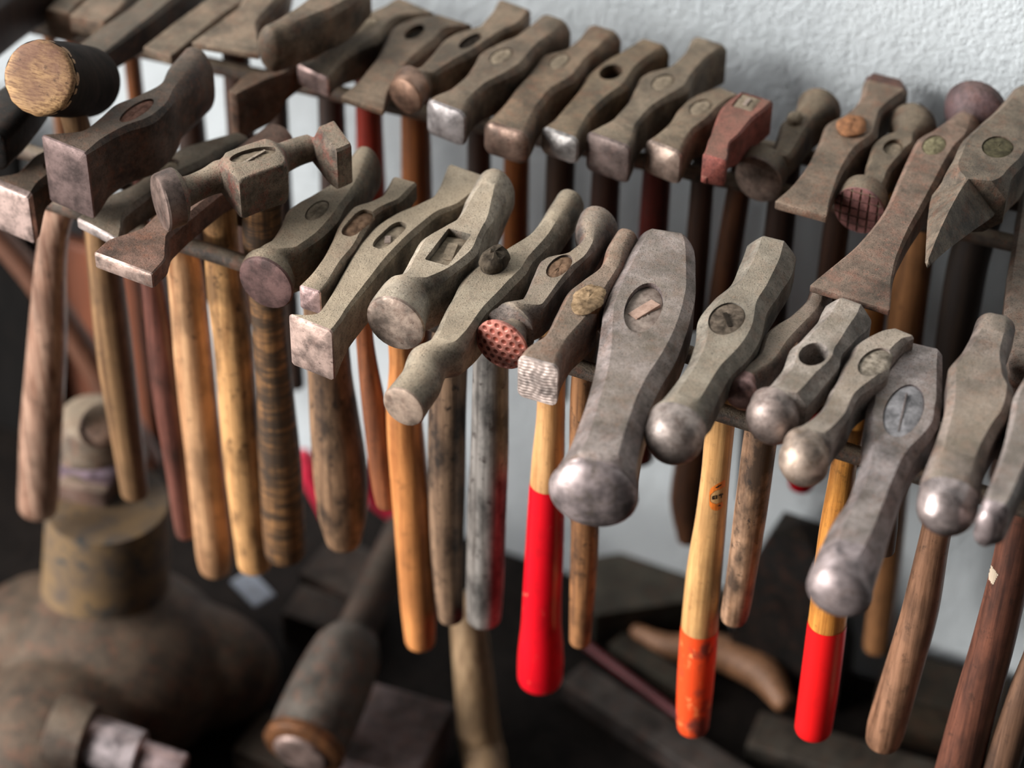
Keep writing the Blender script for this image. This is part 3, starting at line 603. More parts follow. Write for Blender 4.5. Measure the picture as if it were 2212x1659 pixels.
hammer('B2', 'B', 'long narrow charcoal hammer behind the wooden mallet, upper left', ('P', 385, -45),
       [('A', 565, 365, 738, 468, 18, .15, 0), ('A', 800, 185, 990, 280, 22, .2, 0), ('A', 1030, 20, 1220, 110, 26, .25, 0), ('A', 1260, -200, 1490, -110, 30, .25, 0), ('A', 1480, -380, 1640, -310, 26, .3, 0)], ('flat', 1), ('flat', 2), S_('c', (63, 55, 49), dust=.15), None, 0, None,
       ('V', 290, (20, 22, 24, 22)), wood('wood_b_c', (54, 35, 26), (31, 20, 15), .5, .3))
hammer('B3', 'B', 'narrow grey-brown hammer between the charcoal one and the flared axe-like one', ('P', 500, -15),
       [('A', 1118, 350, 1312, 438, 8, .15, 0), ('A', 1320, 185, 1530, 270, 16, .2, 0), ('A', 1540, 15, 1780, 95, 26, .25, 0), ('A', 1690, -100, 1960, -10, 30, .22, 0), ('A', 1900, -260, 2080, -190, 26, .3, 0)], ('flat', 1), ('flat', 2), S_('d', (117, 100, 83)), None, 0, None,
       ('V', 300, (20, 22, 25, 22)), wood('wood_b_d', (71, 45, 31), (40, 24, 18), .5, .3))
hammer('B4', 'B', 'axe-like hammer with wide curved edge at the top, left of the thick round-nosed one', ('P', 575, -20),
       [('A', 1468, 342, 2010, 395, 5, .12, 0), ('A', 1600, 235, 1995, 290, 12, .16, 0), ('A', 1730, 125, 1990, 180, 22, .22, 0), ('A', 1850, 20, 2080, 80, 28, .25, 0), ('A', 1920, -100, 2190, -40, 30, .25, 0), ('A', 2080, -240, 2240, -190, 26, .3, 0)], ('flat', 1), ('flat', 2), S_('e', (117, 99, 82)), None, 0, None,
       [(608, 420, 46), (628, 700, 42), (640, 830, 38)], wood('wood_b_e', (54, 39, 31), (32, 23, 18), .5, .4), zt=1.018)
hammer('B5', 'B', 'hammer with thick rounded nose at the top edge, right of the flared axe-like one', ('P', 715, -5),
       [('B', 225, 300, 410, 380, 36, .9, .9, 0), ('B', 300, 210, 500, 300, 36, .7, .6, 0), ('B', 440, 90, 640, 190, 34, .5, .3), ('B', 640, -60, 900, 30, 34, .3, .1), ('B', 860, -200, 1080, -120, 32, .4, .3)], ('dome', 9), ('flat', 2), S_('f', (105, 90, 75)), None, 0, None, None, zt=1.0420)
hammer('B6', 'B', 'hammer with a tall narrow upright black-sided blade, above the red-flecked flange', ('B', 742, 165),
       [('B', -10, 690, 45, 735, 38, .2, 0), ('B', 120, 570, 290, 605, 38, .15, 0), ('B', 245, 565, 350, 600, 32, .25, 0), ('B', 330, 540, 420, 580, 24, .35, 0), ('B', 470, 425, 585, 475, 22, .35, 0), ('B', 610, 225, 840, 280, 30, .3, .2), ('B', 660, 110, 870, 180, 30, .3, .2), ('B', 850, -30, 990, 30, 26, .4, .3)],
       ('flat', 2), ('flat', 2), S_('g', (115, 92, 77), rust=.45), None, 0, (19, 11, -.5, 'oval'), ('V', 260, (19, 21, 24, 22)), wood('wood_b_g', (51, 34, 26), (29, 20, 15), .5, .3), wtop=DUSTY, lump=3)
hammer('B7', 'B', 'top-row hammer with a small shiny pinkish rectangular face', ('B', 1040, 185),
       [('B', 480, 505, 780, 578, 17, .2, .5), ('B', 600, 462, 830, 510, 20, .25, .3), ('B', 700, 400, 890, 440, 24, .3, .2), ('B', 790, 320, 990, 375, 28, .28, .1), ('B', 860, 190, 1185, 270, 32, .25, .1), ('B', 960, 125, 1230, 200, 32, .25, .1), ('B', 1090, 80, 1300, 135, 26, .25, 0), ('B', 1240, 0, 1590, 80, 16, .15, 0)],
       ('flat', 1.5, 1), ('flat', 1), S_('h', (113, 97, 80)), polished('face_b_h', (200, 172, 165), .22, spots=.3), 0, (24, 13, .6, 'oval'), ('V', 270, (19, 21, 24, 22)), wood('wood_b_h', (117, 35, 23), (74, 20, 14), .4, .3), wtop=DUSTY)
hammer('B8', 'B', 'top-row hammer flaring to a wide dull straight edge, second right of the shiny pinkish face', ('B', 1410, 245),
       [('B', 842, 745, 1178, 838, 5, .15, 0), ('B', 1000, 600, 1235, 665, 12, .2, 0), ('B', 1100, 460, 1350, 520, 22, .25, 0), ('B', 1180, 300, 1520, 370, 30, .25, .1), ('B', 1225, 210, 1620, 290, 32, .25, .1), ('B', 1350, 160, 1690, 215, 30, .25, 0), ('B', 1560, 120, 1860, 185, 18, .15, 0)],
       ('flat', 1), ('flat', 1), S_('i', (117, 98, 81), rust=.35), None, 0, (22, 11, 3.5, 'oval'), ('V', 300, (21, 23, 26, 24)), wood('wood_b_i', (124, 73, 37), (85, 46, 23), .4, .3), wtop=DARKEND)
hammer('B9', 'B', 'top-row hammer with round mushroom face half hidden by the shiny rounded-square one', ('B', 1840, 315),
       [('B', 1222, 690, 1470, 790, -1, 1, 1, 5), ('B', 1275, 600, 1530, 700, -1, 1, 1, 5), ('B', 1370, 560, 1545, 630, 22, .7, .6, 0), ('B', 1440, 520, 1590, 570, 22, .35, .2), ('B', 1540, 415, 1740, 475, 28, .3, .1), ('B', 1650, 285, 1920, 375, 30, .25, .1), ('B', 1810, 225, 2020, 300, 28, .25, 0), ('C', 130, 190, 270, 270, 24, .25, 0), ('C', 200, 110, 430, 190, 26, .2, 0), ('C', 262, 5, 535, 75, 28, .15, 0)],
       ('flat', 2, 2), ('flat', 1.5), S_('j', (113, 96, 79)), polished('face_b_j', (140, 110, 92), .3, spots=.4), 1, (24, 10, 2, 'oval'), ('V', 280, (17, 18, 20, 20)), wood('wood_b_j', (56, 37, 28), (31, 21, 15), .5, .3), wtop=DARKEND, zt=1.0160)
hammer('B10', 'B', 'top-row hammer with shiny silver rounded-square face', ('C', 295, 430),
       [('C', -290, 790, 45, 872, 28, .4, 1), ('C', -250, 755, 60, 830, 28, .4, .8), ('C', -110, 690, 110, 745, 28, .35, .4), ('C', 0, 600, 190, 660, 30, .28, .1), ('C', 70, 500, 350, 575, 32, .25, .1), ('C', 125, 400, 490, 490, 32, .25, .1), ('C', 250, 335, 540, 420, 32, .25, .1), ('C', 400, 275, 610, 345, 32, .3, .2), ('C', 500, 200, 760, 270, 34, .45, .5), ('C', 570, 150, 835, 230, 34, .6, .7)],
       ('flat', 2.5, 2), ('dome', 4), S_('k', (111, 94, 78)), polished('face_b_k', (170, 162, 160), .24, spots=.4, spot=(80, 70, 66)), 0, (23, 13, .5, 'oval'), ('V', 270, (18, 19, 20, 20)), wood('wood_b_k', (132, 76, 32), (90, 48, 20), .4, .3), wtop=DUSTY, zt=1.0180)
hammer('B11', 'B', 'top-row hammer with brown rounded nose, just right of the silver rounded-square face', ('C', 745, 470),
       [('C', 172, 940, 505, 1055, 26, .45, .9), ('C', 230, 880, 545, 970, 28, .4, .6), ('C', 340, 760, 600, 830, 28, .3, .3), ('C', 440, 630, 700, 700, 30, .26, .1), ('C', 530, 510, 880, 590, 32, .25, .1), ('C', 580, 440, 940, 520, 32, .25, .1), ('C', 790, 370, 975, 450, 32, .25, .1), ('C', 880, 300, 1090, 370, 32, .35, .3), ('C', 940, 220, 1225, 290, 34, .5, .6)],
       ('dome', 6), ('dome', 4), S_('l', (115, 94, 75), rust=.4), polished('face_b_l', (140, 116, 102), .36, spots=.5), 0, (22, 12, .4, 'oval'), ('V', 310, (20, 22, 26, 24)), wood('wood_b_l', (54, 37, 26), (31, 21, 15), .5, .3), wtop=DUSTY, zt=1.0100)
hammer('B12', 'B', 'top-row hammer with bright narrow edge and a dark hollow eye', ('C', 1140, 555),
       [('C', 608, 985, 900, 1075, 22, .4, .8), ('C', 690, 920, 935, 995, 24, .3, .4), ('C', 790, 810, 1010, 870, 27, .28, .2), ('C', 890, 690, 1130, 755, 30, .26, .1), ('C', 940, 580, 1290, 640, 32, .25, .1), ('C', 1070, 475, 1340, 545, 32, .25, .1), ('C', 1200, 405, 1430, 460, 32, .28, .1), ('C', 1330, 320, 1600, 385, 32, .45, .5)],
       ('flat', 3, 2), ('dome', 4), S_('m', (111, 93, 73), rust=.35), polished('face_b_m', (190, 184, 180), .24, spots=.3, spot=(90, 76, 66)), 0, (21, 15, 9, 'round'), ('V', 330, (20, 22, 26, 24)), wood('wood_b_m', (59, 37, 28), (34, 21, 15), .5, .3), wtop=DARKEND)
hammer('B13', 'B', 'top-row hammer with square dark grey face, its squared tail nearest the white wall', ('C', 1540, 632),
       [('C', 945, 1030, 1312, 1118, 31, .25, .8), ('C', 1030, 985, 1335, 1060, 31, .25, .6), ('C', 1160, 910, 1365, 950, 30, .26, .2), ('C', 1250, 810, 1450, 850, 31, .26, .1), ('C', 1315, 680, 1620, 735, 33, .24, .1), ('C', 1355, 595, 1765, 650, 33, .24, .1), ('C', 1590, 510, 1790, 570, 32, .26, .1), ('C', 1690, 420, 1880, 470, 32, .28, .2), ('C', 1750, 300, 2050, 360, 34, .3, .4)],
       ('flat', 2.5, 1.5), ('flat', 3, 1), S_('n', (111, 97, 81), rust=.15), polished('face_b_n', (128, 112, 106), .4, spots=.4), 0, (22, 14, .8, 'oval'), ('V', 345, (20, 22, 24, 24)), wood('wood_b_n', (87, 26, 18), (51, 15, 12), .4, .3), wtop=DUSTY)
hammer('B14', 'B', 'short hammer with rounded pale face touching the brick-red one, right half of the top row', ('C', 1830, 825),
       [('C', 1398, 1095, 1715, 1170, 27, .35, .9), ('C', 1470, 1045, 1740, 1105, 28, .3, .5), ('C', 1580, 950, 1800, 1000, 28, .28, .2), ('C', 1650, 840, 1930, 900, 30, .25, .1), ('C', 1730, 765, 2000, 825, 30, .25, .1), ('C', 1860, 710, 2080, 760, 28, .25, .1), ('C', 1930, 690, 2150, 725, 24, .25, .1)],
       ('flat', 3, 2.5), ('flat', 2), S_('o', (115, 99, 81)), polished('face_b_o', (172, 150, 136), .32, spots=.4, spot=(110, 86, 72)), 0, (22, 13, .7, 'oval'), ('V', 200, (16, 17, 18, 18)), wood('wood_b_o', (63, 42, 31), (35, 23, 17), .5, .3), wtop=DUSTY, zt=1.003)
hammer('B15', 'B', 'brick-red painted hammer with chisel-shaped nose', ('C', 2190, 785),
       [('C', 1838, 1352, 1884, 1368, 5, .2, 0, -15), ('C', 1850, 1185, 2030, 1235, 21, .12, 0, 0), ('C', 1900, 1060, 2060, 1100, 22, .14, 0), ('C', 1925, 980, 2140, 1025, 26, .14, 0), ('C', 1985, 840, 2240, 910, 28, .14, 0), ('C', 2060, 760, 2330, 840, 28, .14, 0), ('C', 2130, 710, 2390, 785, 28, .14, 0)],
       ('flat', 1), ('flat', 1.5), steel('red_steel', (132, 72, 62), .4, .12, rustc=(104, 60, 50), metal=.2), None, 0, (19, 15, .8, 'rect'), [(1588, 460, 54), (1550, 700, 60), (1508, 930, 74), (1484, 1070, 74), (1488, 1160, 52)], wood('wood_b_p', (84, 52, 32), (48, 30, 20), .4, .35), wtop=DUSTY, wedge=(8, 3, 0, 0, 0), wmat=PALEEND, zt=1.0160)
hammer('B16', 'B', 'hammer with round disc face and ball tail, second right of the brick-red one', ('D', 440, 575),
       [('D', -12, 960, 350, 1085, -1, 1, 1, 5), ('D', 45, 870, 395, 995, -1, 1, 1, 5), ('D', 190, 850, 390, 920, 22, .7, .6, 0), ('D', 255, 810, 420, 860, 20, .4, .2), ('D', 310, 680, 500, 740, 24, .35, .2), ('D', 350, 570, 560, 640, 28, .3, .2), ('D', 410, 530, 600, 590, 28, .35, .3), ('D', 455, 480, 790, 560, -1, .95, 1, 5), ('D', 455, 455, 805, 535, -1, 1, 1, 6)],
       ('flat', 2, 1), ('dome', 12), S_('q', (89, 76, 61)), polished('face_b_q', (120, 104, 94), .34, spots=.3), 0, (12, 10, -.5, 'round'), ('V', 345, (20, 23, 27, 24)), wood('wood_b_q', (56, 37, 28), (31, 21, 15), .5, .3), wtop=DUSTY, lump=5, zt=0.9920)
hammer('B17', 'B', 'rusty flared hammer with block tail against the white wall, orange wood bulging from its eye', ('D', 880, 630),
       [('D', 298, 1190, 692, 1305, 6, .12, 0), ('D', 430, 1070, 735, 1150, 12, .16, 0), ('D', 550, 900, 820, 960, 22, .22, 0), ('D', 630, 730, 930, 800, 30, .25, .1), ('D', 690, 590, 1085, 670, 33, .22, .1), ('D', 800, 530, 1090, 610, 33, .22, .1), ('D', 920, 440, 1120, 510, 30, .28, .1), ('D', 960, 370, 1200, 440, 30, .3, 0), ('D', 980, 260, 1320, 340, 34, .22, 0), ('D', 1000, 215, 1310, 280, 33, .3, 0)],
       ('flat', 1, .4), ('flat', 3), S_('r', (112, 94, 80), rust=.45, rustc=(122, 78, 58)), None, 0, (24, 18, -.5, 'round'), [(1803, 520, 58), (1775, 740, 54), (1755, 930, 54), (1730, 1045, 54)], wood('wood_b_r', (65, 42, 29), (37, 23, 17), .45, .3), .5, 872, paint('red_paint_c', (196, 10, 30), rough=.35), wtop=wood('orange_end', (150, 104, 72), (106, 74, 54), .8, .4), lump=4, tail=(8, steel('dark_red_tail', (92, 62, 56), .4, .05, rough=.42), 'tail_block'))
def waffle(x, z, f):
    p = .0062
    u = abs((x/p+.5) % 1-.5); v = abs((z/p+.25) % 1-.5)
    return .0006+.0012*(1-f*f)-(.0022 if (u < .09 or v < .08) and f < .97 else 0)
hammer('B18', 'B', 'hammer with round waffle-patterned reddish face', ('D', 1205, 775),
       [('D', 758, 1200, 1135, 1320, -1, 1, 1, 5), ('D', 820, 1095, 1165, 1205, -1, 1, 1, 5), ('D', 905, 1065, 1130, 1130, 22, .7, .6, 0), ('D', 965, 1030, 1140, 1075, 20, .35, .2), ('D', 1000, 900, 1195, 950, 24, .3, .1), ('D', 1055, 745, 1310, 815, 30, .26, .1), ('D', 1110, 690, 1370, 760, 30, .26, .1), ('D', 1210, 650, 1390, 710, 24, .5, .5), ('D', 1180, 590, 1540, 670, -1, .95, 1, 4), ('D', 1185, 565, 1540, 640, -1, 1, 1, 5)],
       ('flat', .8, .3), ('dome', 9), S_('s', (103, 90, 75)), None, 0, (20, 13, 3, 'oval'), ('V', 290, (14, 16, 18, 18)), wood('wood_b_s', (138, 90, 40), (93, 56, 24), .4, .3), wtop=DUSTY,
       relief=(polished('waffle_face', (140, 98, 94), .36, spot=(96, 50, 48), spots=.5), waffle), zt=1.0000)
hammer('B19', 'B', 'long rusty hammer fanning out to a wide axe-like blade, with round disc tail', ('D', 1520, 760),
       [('D', 575, 1825, 1168, 2040, 5, .12, 0), ('D', 640, 1770, 1178, 1960, 7, .14, 0), ('D', 800, 1635, 1195, 1790, 10, .18, 0), ('D', 950, 1500, 1245, 1620, 14, .22, 0), ('D', 1130, 1270, 1380, 1350, 20, .25, 0), ('D', 1235, 1030, 1530, 1090, 25, .25, 0), ('D', 1320, 840, 1640, 890, 30, .25, .1), ('D', 1390, 710, 1700, 790, 30, .25, .1), ('D', 1530, 620, 1790, 700, 26, .3, .2), ('D', 1650, 560, 1880, 630, 26, .8, .8, 0), ('D', 1590, 490, 2080, 590, -1, 1, 1, 14), ('D', 1590, 440, 2095, 540, -1, 1, 1, 16)],
       ('flat', 1, .4), ('dome', 6), S_('t', (118, 97, 84), rust=.45, rustc=(138, 88, 72), dust=.1), None, 0, (25, 15, .4, 'oval'), [(1975, 560, 82), (1955, 720, 80), (1940, 950, 64), (1912, 1250, 62), (1893, 1395, 56)], wood('wood_b_t', (150, 104, 66), (100, 66, 40), .4, .35), wtop=wood('mossy_end', (132, 124, 96), (90, 82, 62), .8, .3), zt=1.0100, tail=(9, steel('disc_tail', (84, 66, 66), .2, .05, rough=.4, g=.9), 'disc_tail'))
hammer('B20', 'B', 'broad spade-pointed pick hammer with a ridge down to its tip, upper right', ('D', 2010, 775),
       [('D', 1452, 1655, 1500, 1675, 9, 1, 0, -4), ('D', 1455, 1500, 1650, 1545, 24, 1, 0, -1), ('D', 1458, 1330, 1850, 1385, 36, 1, 0, 0), ('D', 1480, 1180, 2010, 1240, 42, .96, 0, 0), ('D', 1560, 1040, 2110, 1090, 40, .55, 0, 0), ('D', 1640, 900, 2140, 960, 36, .25, 0), ('D', 1720, 740, 2250, 840, 36, .22, 0), ('D', 1870, 590, 2310, 680, 34, .25, .1), ('D', 2010, 460, 2330, 540, 30, .35, .2), ('D', 2120, 330, 2400, 410, 30, .6, .6)],
       ('dome', 2), ('dome', 5), S_('u', (104, 92, 79), rust=.3, dust=.08), None, 0, (26, 20, .6, 'round'), [(2085, 600, 88), (2060, 760, 84), (2040, 1000, 76)], wood('wood_b_u', (45, 34, 26), (24, 18, 15), .5, .3), wtop=wood('mossy_dark_end', (84, 78, 58), (56, 52, 40), .85, .6), zt=1.0340)
hammer('B21', 'B', 'long mottled rust-grey bar-like hammer at the right edge, behind the tongue-shaped one', ('P', 2262, 470),
       [('I', 2110, 1010, 2420, 1090, 20, .5, .5, 0), ('I', 2065, 800, 2400, 880, 20, .3, .1), ('I', 2065, 560, 2410, 640, 20, .28, 0), ('I', 2100, 250, 2440, 330, 20, .26, 0), ('I', 2140, 0, 2500, 80, 20, .25, 0), ('D', 2165, 1250, 2560, 1330, 20, .25, 0), ('D', 2230, 950, 2500, 1030, 20, .3, 0)],
       ('dome', 6), ('flat', 2), S_('v', (114, 100, 90), rust=.4, dust=.1), None, 0, None, ('V', 250, (20, 22, 25, 22)), wood('wood_b_v', (65, 43, 32), (37, 24, 18), .5, .3), zt=.981)
hammer('B22', 'B', 'dark brown wooden mallet cut off by the top left corner', ('P', 60, -80),
       [('P', -150, -10, -45, 45, 46, .3, .6), ('P', -70, -75, 40, -20, 46, .3, .6), ('P', 0, -120, 110, -65, 46, .3, .6)], ('flat', 3), ('flat', 3), wood('wood_b_w', (48, 31, 23), (28, 18, 14), .5, .3), None, 0, None,
       [(96, 0, 28), (107, 85, 28), (135, 300, 28)], wood('wood_b_x', (127, 87, 59), (93, 59, 37), .4, .2), name='wooden_mallet', zt=1.012)

# ------------------------------------------------------------------ wooden mallet with the round end grain, upper left
c0 = upz(85, 168, 1.075); vd = np.array(ray(85, 168)); vd /= np.linalg.norm(vd)
ax = vd+R_*.36-U_*.03; ax /= np.linalg.norm(ax)
mr = 82*depth(c0)/FPX
root = empty('wooden_mallet', tuple(c0)); tag(root, 'dark round wooden mallet with pale scraped end grain facing out, upper left', 'mallet', 'hammers hung on the front rods')
mw = wood('mallet_side', (40, 29, 22), (22, 16, 12), .8, .4)
head = tube('mallet_head', [np.zeros(3)+ax*.002, ax*.04, ax*.085, ax*.09], [mr, mr*1.02, mr*.99, mr*.95], .05, 40); finish(head, 40); link('head', head, mw, root)
def endwood():
    t = NT('end_grain')
    a = t.noise((40, 900, 900), 4, .6, w=3); b = t.noise(60, 5, .65, w=5); c = t.noise(170, 6, .7, w=6); d = t.noise(28, 3, .5, w=11)
    base = t.mix(t.ramp(a, [(.35, 0.0), (.6, 1.0)]), col((120, 84, 54), .85), col((190, 150, 104), .85))
    base = t.mix(t.ramp(d, [(.45, 0.0), (.62, .8)]), base, col((116, 80, 66), .85))
    base = t.mix(t.ramp(c, [(.58, 0.0), (.7, .85)]), base, col((58, 40, 28), .85))
    t.bump(t.math('ADD', a, c), .5, .0006)
    return t.done(base, .65, 0, .3)
bm = bmesh.new(); rr = random.Random(3); nseg = 72
u = np.cross(ax, [0, 0, 1.]); u /= np.linalg.norm(u); v = np.cross(u, ax)
edge = [1+.008*math.sin(j*.7+1)+.008*math.sin(j*1.3)+.004*rr.uniform(-1, 1) for j in range(nseg)]
cv = bm.verts.new(tuple(-ax*.0015)); rows = []
for f, d in ((.3, -.0015), (.6, -.0013), (.85, -.001), (.95, 0), (1.0, .003), (1.0, .006)):
    rows.append([bm.verts.new(tuple(ax*d+mr*f*(edge[j] if f > .9 else 1)*1.004*(math.cos(2*math.pi*j/nseg)*u+math.sin(2*math.pi*j/nseg)*v))) for j in range(nseg)])
for j in range(nseg): bm.faces.new((cv, rows[0][j], rows[0][(j+1) % nseg]))
for a in range(len(rows)-1):
    for j in range(nseg): bm.faces.new((rows[a][j], rows[a+1][j], rows[a+1][(j+1) % nseg], rows[a][(j+1) % nseg]))
bmesh.ops.recalc_face_normals(bm, faces=bm.faces); me = bpy.data.meshes.new('end_face'); bm.to_mesh(me); bm.free(); finish(me, 60)
tag(link('end_face', me, endwood(), root), 'pale scraped end grain with a dark ragged rim')
mc = c0+ax*.045
hp = [mc]+[upy(x, y, .0095) for x, y in ((214, 480), (224, 560), (248, 760), (275, 950), (291, 1062))]
hr = [w/2*depth(p)/FPX for w, p in zip((56, 66, 72, 80, 68, 60), hp)]
hm = tube('handle', [p-c0 for p in hp], hr, .5, 28); finish(hm, 50); link('handle', hm, wood('mallet_handle', (138, 106, 74), (88, 62, 40), .42, .35), root)

# ------------------------------------------------------------------ sticker on the tan handle
ho = HAM['F14']['handle']; bpy.context.view_layer.update(); dg = bpy.context.evaluated_depsgraph_get()
bv = BVHTree.FromObject(ho, dg); mw_ = ho.matrix_world; inv = mw_.inverted()
def inside(p, poly):
    x, y = p; r = False; j = len(poly)-1
    for i in range(len(poly)):
        xi, yi = poly[i]; xj, yj = poly[j]
        if (yi > y) != (yj > y) and x < (xj-xi)*(y-yi)/(yj-yi)+xi: r = not r
        j = i
    return r
def decal(name, polys, mat, off, label=None):
    bm = bmesh.new(); step = 5
    for gx in range(1880, 2050, step):
        for gy in range(900, 1170, step):
            if any(inside((gx+step/2, gy+step/2), p) for p in polys):
                vs = []
                for dx, dy in ((0, 0), (step, 0), (step, step), (0, step)):
                    px = zp('L', gx+dx, gy+dy); o = inv @ Vector(CAM); d = (inv.to_3x3() @ Vector(ray(*px))).normalized()
                    hit = bv.ray_cast(o, d)
                    if hit[0] is None: vs = None; break
                    vs.append(bm.verts.new(hit[0]+hit[1]*off))
                if vs: bm.faces.new(vs)
    bmesh.ops.remove_doubles(bm, verts=bm.verts, dist=1e-6); me = bpy.data.meshes.new(name); bm.to_mesh(me); bm.free()
    for p in me.polygons: p.use_smooth = True
    return tag(link(name, me, mat, ho), label)
decal('maker_sticker', [[(1900, 1010), (1915, 975), (1960, 945), (2022, 912), (2022, 960), (1985, 985), (1940, 1000), (1915, 1025)], [(1900, 1070), (1915, 1090), (1950, 1100), (2000, 1085), (2005, 1110), (1985, 1140), (1950, 1152), (1915, 1140), (1900, 1110)], [(1898, 1010), (1908, 1010), (1906, 1090), (1898, 1090)]], paint('orange_print', (222, 118, 42)), .00025, 'small orange flame-like sticker')
decal('sticker_print', [[(1918, 1040), (1945, 1030), (1940, 1042), (1930, 1045), (1930, 1052), (1940, 1052), (1940, 1062), (1918, 1066)], [(1952, 1030), (1962, 1027), (1962, 1060), (1952, 1062)], [(1968, 1026), (2002, 1016), (2005, 1026), (1995, 1030), (1997, 1050), (1987, 1053), (1985, 1034), (1968, 1037)], [(1945, 970), (1990, 945), (1992, 953), (1950, 978)], [(1958, 1110), (1985, 1104), (1985, 1112), (1960, 1118)]], paint('black_print', (28, 24, 22)), .0004, 'black print on the sticker')
# pale chipped spot on the dark red-brown handle at right
ho = HAM['F20']['handle']; bv = BVHTree.FromObject(ho, dg); mw_ = ho.matrix_world; inv = mw_.inverted(); ZN['X'] = (1592-0, 1199, K_)
def chip(name, poly, mat, off, z='N', step=8):
    bm = bmesh.new(); xs = [p[0] for p in poly]; ys = [p[1] for p in poly]
    for gx in range(min(xs), max(xs), step):
        for gy in range(min(ys), max(ys), step):
            if inside((gx+step/2, gy+step/2), poly):
                vs = []
                for dx, dy in ((0, 0), (step, 0), (step, step), (0, step)):
                    o = inv @ Vector(CAM); d = (inv.to_3x3() @ Vector(ray(*zp(z, gx+dx, gy+dy)))).normalized(); hit = bv.ray_cast(o, d)
                    if hit[0] is None: vs = None; break
                    vs.append(bm.verts.new(hit[0]+hit[1]*off))
                if vs: bm.faces.new(vs)
    bmesh.ops.remove_doubles(bm, verts=bm.verts, dist=1e-6); me = bpy.data.meshes.new(name); bm.to_mesh(me); bm.free()
    for p in me.polygons: p.use_smooth = True
    return link(name, me, mat, ho)
tag(chip('bare_wood_chip', [(1935, 40), (2015, 150), (1975, 228), (1945, 190)], wood('bare_chip', (190, 172, 150), (150, 130, 108), .6, .2), .0003), 'pale bare spot where the stain chipped off')

# ------------------------------------------------------------------ rack
rack = empty('tool_rack', (0, .12, .40)); tag(rack, 'dark steel rod rack the hammers hang on', 'rack')
ROD = steel('rod_steel', (88, 76, 66), .4, .3)
def lp(p): return tuple(np.asarray(p)-np.array([0, .12, .40]))
for y0, sl in ((-.012, 0), (.031, 0), (.236-.09*.213, .09), (.236+.047-.09*.213, .09)):
    a = (-1.02, y0+sl*-1.02, .954); b = (.66, y0+sl*.66, .954)
    m = tube('rod', [lp(a), lp(np.add(a, b)/2), lp(b)], [.006]*3, .1, 20); finish(m); link('rod', m, ROD, rack)
for x in (-1.0, .64):
    m = box_mesh('upright', .03, .022, .55, .002); o = link('upright', m, ROD, rack); o.location = (x, .0, .2765)
    m = box_mesh('crossbar', .03, .42, .012, .002); o = link('crossbar', m, ROD, rack); o.location = (x, .0, .541)

# ------------------------------------------------------------------ room
def plaster():
    t = NT('white_plaster')
    a = t.noise(9, 5, .6); b = t.noise(140, 5, .65); c = t.noise(420, 4, .6); d = t.noise(2.2, 4, .6, w=4)
    base = t.mix(t.ramp(a, [(.3, 0.0), (.7, 1.0)]), (.52, .555, .57, 1), (.59, .625, .635, 1))
    base = t.mix(t.ramp(d, [(.55, 0.0), (.75, .25)]), base, (.42, .435, .45, 1))
    base = t.mix(t.ramp(c, [(.3, .25), (.5, 0.0)]), base, (.46, .485, .50, 1))
    t.bump(t.math('ADD', b, t.math('MULTIPLY', c, .6)), .8, .004)
    return t.done(base, .9, 0, .2)
me = box_mesh('wall_back', 5, .12, 2.6, .002); o = link('wall_back', me, plaster()); o.location = (0, .345+.06, 1.3); tag(o, kind='structure')
def concrete():
    t = NT('concrete'); a = t.noise(4, 6, .6)
    return t.done(t.mix(a, (.06, .055, .05, 1), (.12, .11, .10, 1)), .9)
me = box_mesh('floor', 5, 4.4, .06, .002); o = link('floor', me, concrete()); o.location = (0, -1.75, -.03); tag(o, kind='structure')
BT = .40
bench = empty('workbench', (0, 0, 0)); tag(bench, 'dark timber workbench under the hammer rack', 'workbench')
bw = wood('bench_wood', (28, 23, 20), (15, 12, 10), .7, .5)
m = box_mesh('top', 2.4, .85, .05, .004); o = link('top', m, bw, bench); o.location = (0, -.085, BT-.025)
for x in (-1.1, 1.1):
    for y in (-.45, .28):
        m = box_mesh('leg', .07, .07, .349, .004); o = link('leg', m, bw, bench); o.location = (x, y, .1755)

# ------------------------------------------------------------------ clutter on the bench
def lathe_px(name, yplane, prof, mat, parent=None, seg=48, lumps=0):
    """upright turned body on a vertical axis; prof rows: centre x, y, half width in photo pixels"""
    P = [(upy(x, y, yplane), hw) for x, y, hw in prof]
    base = P[0][0]; pts = [(p[2], hw*depth(p)/FPX, p[0]) for p, hw in P]
    zs = [a[0] for a in pts][::-1]; rs = [a[1] for a in pts][::-1]; xs = [a[2] for a in pts][::-1]
    q = np.linspace(zs[0], zs[-1], 44); R = pchip(zs, rs, q); X = pchip(zs, xs, q)
    return q, R, X
IRON = steel('cast_iron', (122, 108, 94), .3, .35, rough=.6, metal=.25)
def painted_iron():
    t = NT('painted_iron'); a = t.noise(26, 5, .65, w=2); b = t.noise(48, 5, .7, w=5); c = t.noise(13, 4, .6, w=9); d = t.noise(70, 4, .6, w=13)
    base = t.mix(t.ramp(a, [(.4, 0.0), (.6, 1.0)]), col((92, 80, 70), .8), col((132, 106, 74), .8))
    base = t.mix(t.ramp(b, [(.55, 0.0), (.66, 1.0)]), base, col((52, 62, 66), .8))
    base = t.mix(t.ramp(c, [(.6, 0.0), (.7, .7)]), base, col((168, 130, 82), .8))
    return t.done(base, .55, .15)
vise = empty('bench_vise', tuple(upz(235, 1480, BT+.001))); tag(vise, 'big blurred rusty cast-iron bench vise on the bench, lower left', 'vise')
vo = np.array(vise.location)
def vobj(name, me, mat): finish(me, 40); return link(name, me, mat, vise)
YV = float(upz(235, 1480, BT+.001)[1])+.012
q, R, X = lathe_px('c', YV, [(232, 1085, 132), (230, 1200, 136), (230, 1300, 142), (235, 1350, 160), (240, 1400, 210), (245, 1450, 262), (250, 1520, 285), (250, 1600, 300)], IRON)
z0 = BT+.002
